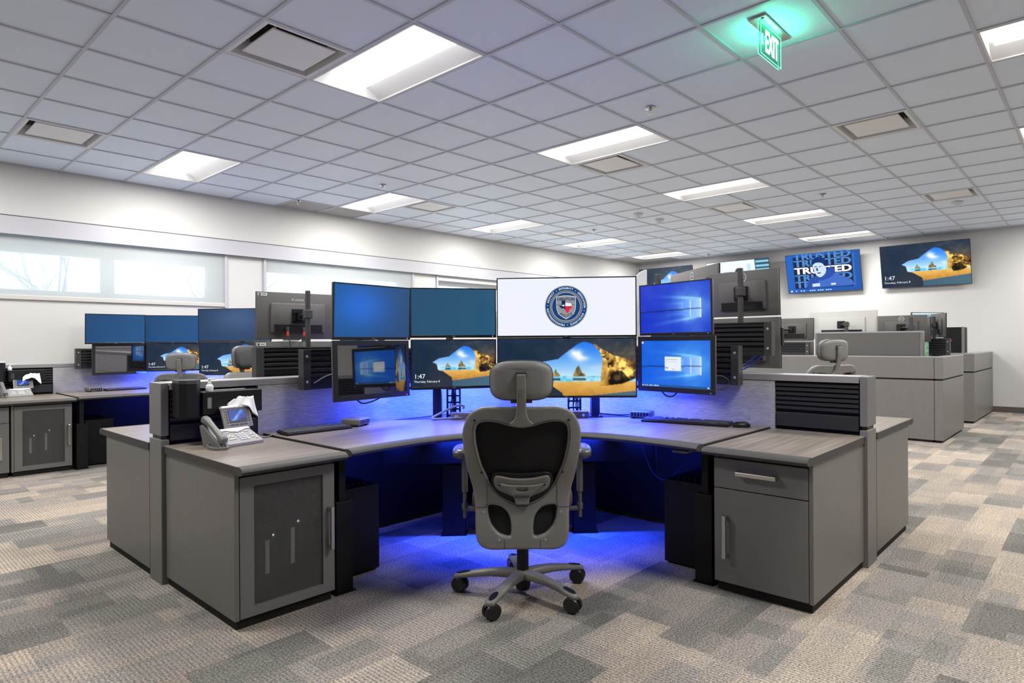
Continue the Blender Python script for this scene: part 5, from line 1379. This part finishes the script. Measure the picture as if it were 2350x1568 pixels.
# ================================================================ THINGS ON THE DESKS
FT = .7672           # top of the fixed worktops
AT = .778           # top of the corner desks
def desk_phone(x, y, z, rot, label, labtissue=None):
    t = thing('desk_phone', label, 'telephone', (x, y, z), R(rot), group='desk phones'); t.scale = (.86, .92, .88)
    # local: x right, y back, z up; keypad slope, then the raised display
    S = Matrix.Translation((0, 0, .0135)) @ Matrix.Rotation(R(24.8), 4, 'X')
    b = MB(); b.prism([(0, 0), (.0, .020), (.160, .094), (.178, .088), (.178, .03), (.165, .0)], -.135, .135, 'x')
    b.build('base', M['phone'], t, bevel=.003)
    D = Matrix.Translation((.066, .150, .100)) @ Matrix.Rotation(R(71), 4, 'X') @ Matrix.Diagonal((1, 1.10, 1, 1))
    f = MB().rbox(-.100, .106, -.006, .124, -.012, .006, .004, M=D); d = f.build('display', M['phone'], t)
    f = MB().rbox(-.102, .108, .113, .128, -.013, .012, .004, M=D); o = f.build('display_hood', M['silver'], t); o.parent = d
    f = MB().rbox(-.092, .098, .004, .112, .005, .0075, .001, M=D); o = f.build('display_bezel', M['phoned'], t); o.parent = d
    f = MB().rbox(-.062, .066, .022, .104, .006, .0085, .001, M=D); o = f.build('display_glass', M['bezel'], t); o.parent = d
    o = place(screen_mesh('phone', pic_stars, 64, 40, .120, .074, 'scr'), 'display_screen', t, D @ Matrix.Translation((.002, .063, .0088)) @ Matrix.Rotation(R(-90), 4, 'X')); o.parent = d
    f = MB()
    for s in (-1, 1):
        for i in range(5): f.rbox(s*.078+.003-.005, s*.078+.003+.005, .026+i*.016, .031+i*.016, .007, .010, .001, M=D)
    for u in (-.045, -.015, .020, .050): f.rbox(u-.011, u+.011, .009, .016, .007, .010, .001, M=D)
    o = f.build('soft_key', M['darkp'], t); o.parent = d
    # silver band with the round navigation pad
    f = MB(); A = S @ Matrix.Translation((.022, .148, .0095))
    f.rbox(-.106, .110, -.002, .022, -.006, .006, .004, M=A)
    f.prism([(-.07, -.001), (-.035, -.018), (0, -.026), (.035, -.018), (.07, -.001)], -.004, .0045, 'z', M=A)
    o = f.build('silver_band', M['silver'], t)
    f = MB().lathe([(.020, 0), (.020, .007), (.015, .0085), (.013, .007)], n=24, M=S @ Matrix.Translation((.022, .139, .0095))); f.build('navigation_pad', M['white'], t, smooth=40)
    f = MB()
    for r in range(4):
        for c in range(3): f.rbox(.022-.030+c*.022-.0, .022-.030+c*.022+.016, .030+r*.021, .042+r*.021, .005, .0125, .002, M=S)
    for s in (-1, 1):
        for (u, v) in ((0, .092), (-.013, .077), (.013, .077)): f.rbox(.022+s*.078+u-.008, .022+s*.078+u+.008, v-.005, v+.005, .005, .0125, .002, M=S)
    for (u, v) in ((-.013, .048), (.013, .052), (.004, .034)): f.rbox(.100+u-.008, .100+u+.008, v-.005, v+.005, .005, .0125, .002, M=S)
    f.rbox(-.082, -.034, .046, .055, .005, .0125, .002, M=S)
    for u in (-.050, .088): f.rbox(u-.011, u+.011, .120, .128, .005, .0125, .002, M=S)
    f.build('keypad', M['silver'], t)
    # handset on its cradle at the left
    c = MB(); c.prism([(0, .0), (.02, .02), (.185, .135), (.205, .128), (.178, .03), (.165, 0)], -.172, -.128, 'x'); c.build('handset_cradle', M['phoned'], t, bevel=.003)
    H = Matrix.Translation((-.150, 0, 0)); f = MB(); n = 14; rings = []
    for y, z, w, h in ((-.006, .040, .012, .014), (-.004, .044, .023, .022), (.020, .058, .024, .026), (.050, .083, .020, .018), (.090, .114, .019, .016), (.130, .142, .020, .018), (.160, .158, .024, .025), (.186, .168, .023, .024), (.194, .168, .012, .014)):
        rings.append([(w*math.copysign(abs(math.cos(2*math.pi*k/n))**.75, math.cos(2*math.pi*k/n)), y-.45*h*math.sin(2*math.pi*k/n), z+.9*h*math.copysign(abs(math.sin(2*math.pi*k/n))**.75, math.sin(2*math.pi*k/n))) for k in range(n)])
    f.add([H @ Vector(p) for r_ in rings for p in r_], [(i*n+k, i*n+(k+1) % n, (i+1)*n+(k+1) % n, (i+1)*n+k) for i in range(len(rings)-1) for k in range(n)]+[tuple(range(n)), tuple((len(rings)-1)*n+k for k in range(n))])
    hs = f.build('handset', M['phoned'], t, smooth=60)
    # coiled cord from the handset round to the back
    path = [Vector(p) for p in ((-.150, -.012, .030), (-.152, -.035, .014), (-.172, -.052, .010), (-.205, -.045, .010), (-.222, -.010, .010), (-.218, .040, .012), (-.195, .090, .016), (-.17, .115, .02))]
    N_ = 300; pts = []
    for i in range(N_):
        u = i/(N_-1)*(len(path)-1); k = min(int(u), len(path)-2); fr = u-k
        p0, p1, p2, p3 = path[max(k-1, 0)], path[k], path[k+1], path[min(k+2, len(path)-1)]
        p = .5*((2*p1)+(p2-p0)*fr+(2*p0-5*p1+4*p2-p3)*fr*fr+(3*p1-p0-3*p2+p3)*fr**3)
        d = (p2-p1).normalized(); sd = Vector((-d.y, d.x, 0)).normalized(); a = i*2*math.pi/8
        pts.append(p+sd*.0065*math.cos(a)+Vector((0, 0, .0065*math.sin(a))))
    MB().tube(pts, .0022, 5).build('coiled_cord', M['phoned'], t, smooth=70, fixn=False)
    f = MB()
    for s in (-.1, .1): f.prism([(.150, 0), (.172, .0), (.20, .085), (.185, .09)], s-.012, s+.012, 'x')
    f.build('stand_foot', M['phoned'], t)
    MB().rbox(-.02, .15, .148, .170, .06, .125, .004).build('display_neck', M['phone'], t)
    return t
desk_phone(1.552, 3.508, FT, 12, 'grey desk phone with lit blue display on the front worktop')
desk_phone(1.430, 8.735, FT, 4, 'grey desk phone with lit display at the window wall')

def keyboard(x, y, z, rot, label, w=.44, mt='blackp'):
    t = thing('keyboard', label, 'keyboard', (x, y, z), R(rot), group='black keyboards')
    A = Matrix.Rotation(R(3), 4, 'X'); d = .135
    MB().rbox(-w/2, w/2, -d/2, d/2, .003, .017, .003, M=A).build('case', M[mt], t)
    f = MB(); nx = int(w/.0193)
    for r in range(6):
        yy = d/2-.016-r*.0195-(.004 if r else 0)
        i = 0
        while i < nx:
            k = 6 if (r == 5 and i == 4) else 1
            x0 = -w/2+.008+i*(w-.016)/nx
            if not (r == 0 and i in (1, 6, 11)): f.rbox(x0+.0012, x0+k*(w-.016)/nx-.0012, yy-.0085, yy+.0085, .015, .0235, .0015, 1, M=A)
            i += k
    f.build('keys', M['darkp'], t)
    MB().box(-w/2+.04, -w/2+.07, d/2-.022, d/2-.006, 0, .010).build('foot', M[mt], t)
    return t
keyboard(2.050, 3.650, AT+.001, 0, 'black keyboard on the front desk, left of the chair')
keyboard(3.862, 1.995, AT+.001, -82, 'black keyboard on the front desk, lit blue, beside the mouse', w=.43)
keyboard(2.455, 8.850, AT+.001, 6, 'black keyboard at the window wall desk')
keyboard(3.815, 2.290, AT+.001, -74, 'small numeric keypad beside the right keyboard', w=.165)

def control_box(x, y, z, rot, label):
    t = thing('headset_box', label, 'control box', (x, y, z), R(rot), group='slotted control boxes')
    MB().rbox(-.075, .075, -.062, .075, .010, .052, .010, 3).build('housing', M['phoned'], t, smooth=40)
    f = MB()
    for i in range(6): f.box(-.062+i*.0215, -.048+i*.0215, -.0635, -.0605, .018, .044)
    f.build('front_slots', M['blackp'], t)
    for s in (-1, 1): MB().box(s*.055-.012, s*.055+.012, -.05, .05, 0, .012).build('foot', M['blackp'], t)
control_box(2.370, 3.690, AT, 28, 'grey slotted control box beside the left keyboard of the front desk')
control_box(3.930, 2.470, AT, -72, 'grey slotted control box beside the numeric keypad')
control_box(2.135, 8.860, AT, 10, 'grey slotted control box at the window wall desk')

def mouse():
    t = thing('computer_mouse', 'black computer mouse on the front desk, right end', 'computer mouse', (3.893, 1.715, AT), R(40))
    f = MB(); n = 20; rg = []
    for z, s in ((0, .96), (.009, 1.0), (.018, .94), (.028, .74), (.034, .42), (.036, .1)):
        rg.append([(.031*s*math.cos(2*math.pi*k/n), .056*(s if s > .5 else s*1.1)*math.sin(2*math.pi*k/n)-.006*(1-s), z) for k in range(n)])
    f.add([p for r_ in rg for p in r_], [(i*n+k, i*n+(k+1) % n, (i+1)*n+(k+1) % n, (i+1)*n+k) for i in range(5) for k in range(n)]+[tuple(range(n)), tuple(5*n+k for k in range(n))])
    f.build('shell', M['blackp'], t, smooth=60)
    MB().cyl((-.004, .032, .027), (.004, .032, .027), .009, n=14).build('scroll_wheel', M['darkp'], t)
    MB().tube([(0, .054, .010), (-.012, .075, .026), (-.045, .090, .036), (-.085, .12, .040), (-.105, .19, .036), (-.10, .26, .032)], .0022, 6).build('cord', M['cable'], t, smooth=60)
mouse()

# --- hung on and standing by the slats behind the front phone
t = thing('paper_bin', 'black upright bin with a clear rim on the partition behind the front phone', 'bin', (1.345, 3.765, .922))
oct_ = [(-.056, .06), (-.056, -.035), (-.026, -.066), (.026, -.066), (.056, -.035), (.056, .06)]
MB().prism(oct_, 0, .205, 'z').build('housing', M['blackp'], t, bevel=.002)
q = [(x*1.03, y*1.03) for x, y in oct_]; f = MB(); n = len(q)
f.add([(x, y, z) for z in (.185, .222) for x, y in q], [(i, (i+1) % n, n+(i+1) % n, n+i) for i in range(n)])
f.build('clear_sleeve', M['clear'], t, fixn=False)
t = thing('glove_dispenser', 'wide black wall dispenser with a small window, behind the front phone', 'dispenser', (1.575, 3.775, .930))
MB().rbox(-.168, .168, -.060, .068, 0, .127, .004).build('housing', M['blackp'], t)
f = MB(); f.box(-.145, -.142, -.0620, -.0595, .032, .098); f.box(-.121, -.118, -.0620, -.0595, .032, .098); f.box(-.145, -.118, -.0620, -.0595, .032, .035); f.box(-.145, -.118, -.0620, -.0595, .095, .098)
f.build('window_frame', M['darkp'], t)
MB().box(-.142, -.121, -.0615, -.0595, .035, .095).build('window_pane', M['phone'], t)
def pump_bottle(x, y, z, label, rot=0):
    t = thing('pump_bottle', label, 'pump bottle', (x, y, z), R(rot), group='white pump bottles')
    MB().lathe([(.018, 0), (.020, .003), (.020, .030), (.016, .038), (.009, .042)], n=24).build('body', M['white'], t, smooth=45)
    MB().lathe([(.010, .041), (.010, .052), (.005, .053), (.005, .066)], n=18).build('collar', M['white'], t, smooth=45)
    MB().rbox(-.008, .032, -.006, .006, .066, .074, .002).build('pump_head', M['white'], t)
pump_bottle(1.452, 3.735, 1.0575, 'small white pump bottle on the black dispenser behind the front phone')
t = thing('ruler', 'pale ruler lying on the black dispenser behind the front phone', 'ruler', (1.585, 3.785, 1.0575))
MB().box(-.085, .085, -.014, .014, 0, .005).build('blade', M['mark'], t)
f = MB()
for i in range(16): f.box(-.08+i*.0105, -.079+i*.0105, -.0145, -.008, .005, .0055)
f.build('scale_marks', M['labelink'], t)
def tissue(x, y, z, label, rot, seed):
    """a crumpled sheet pulled out of the slot of the dispenser behind it"""
    f = MB(); rr = random.Random(seed); nx, ny = 18, 10; g = []
    for j in range(ny):
        for i in range(nx):
            u, v = i/(nx-1), j/(ny-1)
            xx = -.085+.150*u+.018*v*(u-.3); top = .048*math.sin(min(u*1.25+.12, 1)*math.pi*.62)+.012
            drop = (.050+.075*max(u-.62, 0)/.38)*v
            g.append((xx, -.022*v-.010*u*v+.006*math.sin(u*17+v*4+seed), top-drop+.003*math.sin(u*23+seed*2)+.001*rr.uniform(-1, 1)))
    f.add(g, [(j*nx+i, j*nx+i+1, (j+1)*nx+i+1, (j+1)*nx+i) for j in range(ny-1) for i in range(nx-1)])
    o = f.build('tissue', M['paper'], G=Matrix.Translation((x, y, z)) @ Matrix.Rotation(R(rot), 4, 'Z'), fixn=False, smooth=70); md = o.modifiers.new('thick', 'SOLIDIFY'); md.thickness = .0012
    tag(o, label, 'tissue', 'tissues hanging from the dispensers')
tissue(1.625, 3.713, .962, 'white tissue hanging out of the black dispenser behind the front phone', 0, 2)
tissue(1.560, 8.894, .955, 'white tissue hanging out of the dispenser at the window wall', 0, 5)
# same set at the window wall
t = thing('glove_dispenser', 'wide black wall dispenser behind the window wall phone', 'dispenser', (1.52, 8.968, .930))
MB().rbox(-.168, .168, -.070, .072, 0, .120, .004).build('housing', M['blackp'], t); MB().box(-.145, -.118, -.0720, -.0695, .03, .09).build('window_pane', M['darkp'], t)
pump_bottle(1.372, 8.955, 1.0505, 'small white pump bottle at the window wall')
t = thing('paper_bin', 'black upright bin at the window wall, cut by the left picture edge', 'bin', (1.275, 8.955, .930))
MB().prism(oct_, 0, .205, 'z').build('housing', M['blackp'], t, bevel=.002); MB().rbox(-.05, .05, -.04, .04, .205, .222, .006).build('roll_end', M['white'], t)

# --- two computers behind the mesh doors
for (x, y, h), lab in (((1.56, 3.36, .36), 'dark computer tower behind the front mesh door, left one'), ((1.69, 3.36, .40), 'dark computer tower behind the front mesh door, right one'),
                       ((1.55, 8.56, .36), 'dark computer tower behind the window wall mesh door, left one'), ((1.68, 8.56, .40), 'dark computer tower behind the window wall mesh door, right one')):
    t = thing('computer_tower', lab, 'computer', (x-.13, y-.055, .0655), group='computers behind the mesh doors')
    MB().rbox(-.048, .048, -.30, .14, 0, h, .004).build('case', M['pc'], t)
    f = MB().box(-.010, .010, -.3025, -.300, h*.42, h*.86); f.build('front_grille', M['pcstrip'], t)
    MB().cyl((.030, -.3022, h-.03), (.030, -.300, h-.03), .006, n=10).build('power_button', M['whiteled'], t)

# --- cables and small things in front
def cable(label, pts, r, mt, group=None):
    P_ = [Vector(p) for p in pts]; out = []
    for k in range(len(P_)-1):
        p0, p1, p2, p3 = P_[max(k-1, 0)], P_[k], P_[k+1], P_[min(k+2, len(P_)-1)]
        for j in range(8):
            fr = j/8; out.append(.5*((2*p1)+(p2-p0)*fr+(2*p0-5*p1+4*p2-p3)*fr*fr+(3*p1-p0-3*p2+p3)*fr**3))
    out.append(P_[-1])
    return tag(MB().tube(out, r, 8).build('cable', M[mt], G=ID, smooth=70), label, 'cable', group)
cable('thick blue-lit cable looped over the outlet box left of the chair', [(3.12, 3.36, .795), (3.02, 3.40, .792), (2.90, 3.47, .790), (2.868, 3.52, .792), (2.95, 3.53, .82), (3.03, 3.50, .855), (3.08, 3.47, .872), (3.105, 3.45, .865), (3.10, 3.455, .845)], .008, 'gcable')
cable('thin cable from the slotted box to the right post', [(3.93, 2.56, .795), (3.95, 2.68, .783), (3.93, 2.78, .784), (3.90, 2.86, .790)], .004, 'cable')
cable('thin cable from the front phone to the keyboard', [(1.69, 3.67, .775), (1.80, 3.72, .773), (1.93, 3.76, .790), (2.02, 3.76, .784)], .004, 'gcable')
cable('black cable loop hanging under the left touch screen', [(2.22, 3.475, .985), (2.28, 3.485, .945), (2.37, 3.49, .955), (2.45, 3.49, .985)], .005, 'cable', 'cables under the touch screens')
cable('black cable loop hanging under the right touch screen', [(3.765, 2.22, .998), (3.77, 2.18, .962), (3.77, 2.13, .962), (3.765, 2.09, .998)], .005, 'cable', 'cables under the touch screens')
cable('black cable bunch at the right edge of the right touch screen', [(3.80, 1.90, 1.09), (3.85, 1.83, 1.10), (3.90, 1.80, 1.06), (3.87, 1.82, 1.02), (3.80, 1.88, 1.015)], .005, 'cable', 'cables under the touch screens')
cable('pale cable behind the left touch screen, across the slats', [(2.10, 3.755, 1.07), (2.17, 3.74, 1.11), (2.26, 3.72, 1.14)], .004, 'gcable')
cable('thin blue cable sagging under the front desk, right of the chair', [(3.55, 2.25, .735), (3.56, 2.22, .60), (3.58, 2.16, .47), (3.61, 2.08, .44), (3.62, 1.99, .53), (3.62, 1.86, .63), (3.61, 1.76, .735)], .0035, 'bcable')
cable('thin black cable hanging under the front desk, right of the chair', [(3.75, 2.24, .735), (3.755, 2.25, .62), (3.75, 2.24, .50), (3.76, 2.23, .40)], .005, 'cable')
t = thing('desk_control', 'small grey height control under the right end of the front desk', 'desk control', (3.165, 1.735, .712))
MB().rbox(-.03, .03, -.045, .045, 0, .014, .003).build('housing', M['phoned'], t); MB().rbox(-.024, .024, -.040, .040, .014, .0255, .002).build('bracket', M['blackp'], t)

# ================================================================ FAR CONSOLES by the televisions
def far_panel(label, x0, x1, y0, y1, seamx=None):
    t = thing('console_wall', label, 'console', ((x0+x1)/2, (y0+y1)/2, 0), group='tall grey consoles before the televisions')
    MB().rbox(x0, x1, y0, y1, .030, .800, .003).build('lower_panel', M['lam'], t, G=ID)
    MB().rbox(x0, x1, y0, y1, .822, 1.090, .003).build('upper_panel', M['lam'], t, G=ID)
    MB().box(x0+.012, x1-.012, y0+.012, y1-.012, .798, .824).build('seam_reveal', M['kick'], t, G=ID)
    MB().box(x0+.02, x1-.02, y0+.02, y1-.02, 0, .032).build('toe_kick', M['kick'], t, G=ID)
    MB().rbox(x0-.002, x1+.002, y0-.002, y1+.002, 1.090, 1.112, .003).build('top_cap', M['capm'], t, G=ID)
    return t
far_panel('long grey console wall facing the aisle, behind the far right chair', 9.60, 9.80, 1.655, 5.60)
far_panel('grey console end before the right television, nearer of the two', 9.60, 11.18, 1.555, 1.650)
far_panel('grey console end against the television wall, farther of the two', 12.19, 14.40, 1.555, 1.75)
far_panel('grey console wall with its back to the aisle, by the television wall', 12.19, 12.39, 1.76, 3.6)
for x0, x1, yy, lab in ((9.82, 11.18, 5.5, 'grey worktop inside the nearer far console'), (12.41, 14.38, 3.3, 'grey worktop inside the farther far console')):
    t = thing('console_worktop', lab, 'worktop', ((x0+x1)/2, 2.6, .74))
    MB().box(x0, x1, 1.76, yy, .74, .78).build('wood_surface', M['wood'], t, G=ID)
    for u in (x0+.1, x1-.1): MB().box(u-.03, u+.03, 2.0, 2.6, 0, .74).build('leg', M['blackm'], t, G=ID)
t = thing('console_riser', 'dark riser standing on the far console, under the silver monitor back', 'console riser', (9.93, 2.5, 1.112))
MB().rbox(9.86, 9.90, 1.86, 3.17, 0+1.112, 1.425, .003).build('riser_panel', M['monback'], t, G=ID); MB().rbox(9.855, 10.0, 1.83, 3.20, 1.425, 1.450, .003).build('top_cap', M['capm'], t, G=ID)
MB().rbox(9.86, 9.99, 1.825, 1.858, 1.112, 1.425, .003).build('end_panel', M['postm'], t, G=ID); MB().rbox(9.86, 9.99, 3.172, 3.205, 1.112, 1.425, .003).build('end_panel', M['postm'], t, G=ID)
MB().box(9.80, 9.99, 1.86, 3.17, 1.110, 1.114).build('base_plate', M['kick'], t, G=ID)
rail('black slatted rail on the far console, left of the riser', 3.25, 5.2, 9.76, 1.115, 1.30, 'y', flip=-1)
rail('black slatted rail at the far console, right end', 1.60, 1.85, 10.42, 1.115, 1.345, 'y', flip=-1, feet=None)
f1 = monitor('wide', (10.20, 2.925, 1.560), 0, 0, 'cavewide', 'silver wide monitor back above the far riser', back='silverback', brand_back='ring', brand=None, group='monitor backs on the far console')
f2 = monitor('desk', (10.15, 2.130, 1.495), -3, 0, 'cave', 'dark monitor back with ring logo, right of the silver one', brand_back='ring', brand=None, group='monitor backs on the far console')
f3 = monitor('desk', (10.55, 2.02, 1.475), -46, 0, 'cave', 'dark monitor back angled at the right end of the far riser', brand=None, group='monitor backs on the far console')
f4 = monitor('desk', (10.15, 3.63, 1.50), 4, 0, 'cave', 'dark monitor back left of the silver one', brand=None, stickers=True, group='monitor backs on the far console')
f5 = monitor('desk', (10.15, 3.63, 1.14), 4, 0, 'cave', 'lower dark monitor back left of the silver one', brand=None, group='monitor backs on the far console')
pole(9.965, 2.80, 1.452, 1.60, [(f1, .052)], 'pole in front of the silver monitor back')
pole(9.965, 1.98, 1.452, 1.64, [(f2, .048)], 'pole in front of the dark ring logo back on the far console')
pole(10.45, 2.12, .781, 1.60, [(f3, .048)], 'pole in front of the angled monitor back on the far console')
pole(10.00, 3.80, .781, 1.50, [(f4, .048)], 'pole in front of the left monitor back on the far console')
g1 = monitor('desk', (11.17, 1.995, 1.565), 238, 0, 'app', 'lit far monitor showing a picture with trees, at the right', brand=None, group='lit monitors on the far console')
g2 = monitor('desk', (11.17, 1.995, 1.195), 238, 0, 'app', 'lower lit far monitor, mostly hidden by the console', brand=None, group='lit monitors on the far console')
g3 = monitor('small', (10.80, 1.800, 1.535), 300, 0, 'cave', 'narrow dark monitor back at the right end, upper', brand=None, stickers=True, group='angled monitor backs at the far right')
g4 = monitor('small', (10.80, 1.805, 1.185), 300, 0, 'cave', 'narrow dark monitor back at the right end, lower', brand=None, stickers=True, group='angled monitor backs at the far right')
pole(11.12, 2.18, .781, 1.62, [(g1, .048), (g2, .048)], 'pole behind the lit far monitor')
pole(10.70, 1.84, .781, 1.66, [(g3, .046), (g4, .046)], 'pole in front of the narrow monitor backs at the far right')
t = thing('equipment_box', 'black box with red lights on the far console at the right', 'equipment box', (12.45, 1.86, 1.112))
MB().rbox(-.10, .30, -.14, .14, 0, .42, .006).build('housing', M['blackm'], t); f = MB()
for y, z in ((.05, .21), (.02, .205), (.075, .16)): f.box(-.1015, -.0995, y-.008, y+.008, z-.006, z+.006)
f.build('indicator_light', M['redled'], t); MB().rbox(-.11, -.06, -.150, -.118, 0, .425, .004).build('corner_post', M['postm'], t)
# white rounded object of unclear kind beside the emblem monitor
t = thing('white_shape', 'white rounded object standing up between the emblem monitor and the deep blue monitor', 'lamp shade', (5.19, 3.20, .944))
f = MB(); pts = [(0, .40), (0, 1.055)]+[(-.36+.36*math.cos(R(a_))+.36, .70+.355*math.sin(R(a_))) for a_ in (98, 108, 118, 128, 138, 148, 158, 169, 180)]+[(-.36, .40)]
pts = [(p[0]*.52, p[1]) for p in pts]
f.prism(pts, -.012, .012, 'y', M=Matrix.Rotation(R(-48), 4, 'Z')); f.build('shade', M['white'], t, bevel=.004)
MB().cyl((-.03, .03, 0), (-.03, .03, .42), .012, n=12).build('stem', M['darkp'], t); MB().lathe([(.08, 0), (.08, .012), (.02, .018)], (-.03, .03, 0), n=24).build('base', M['darkp'], t)
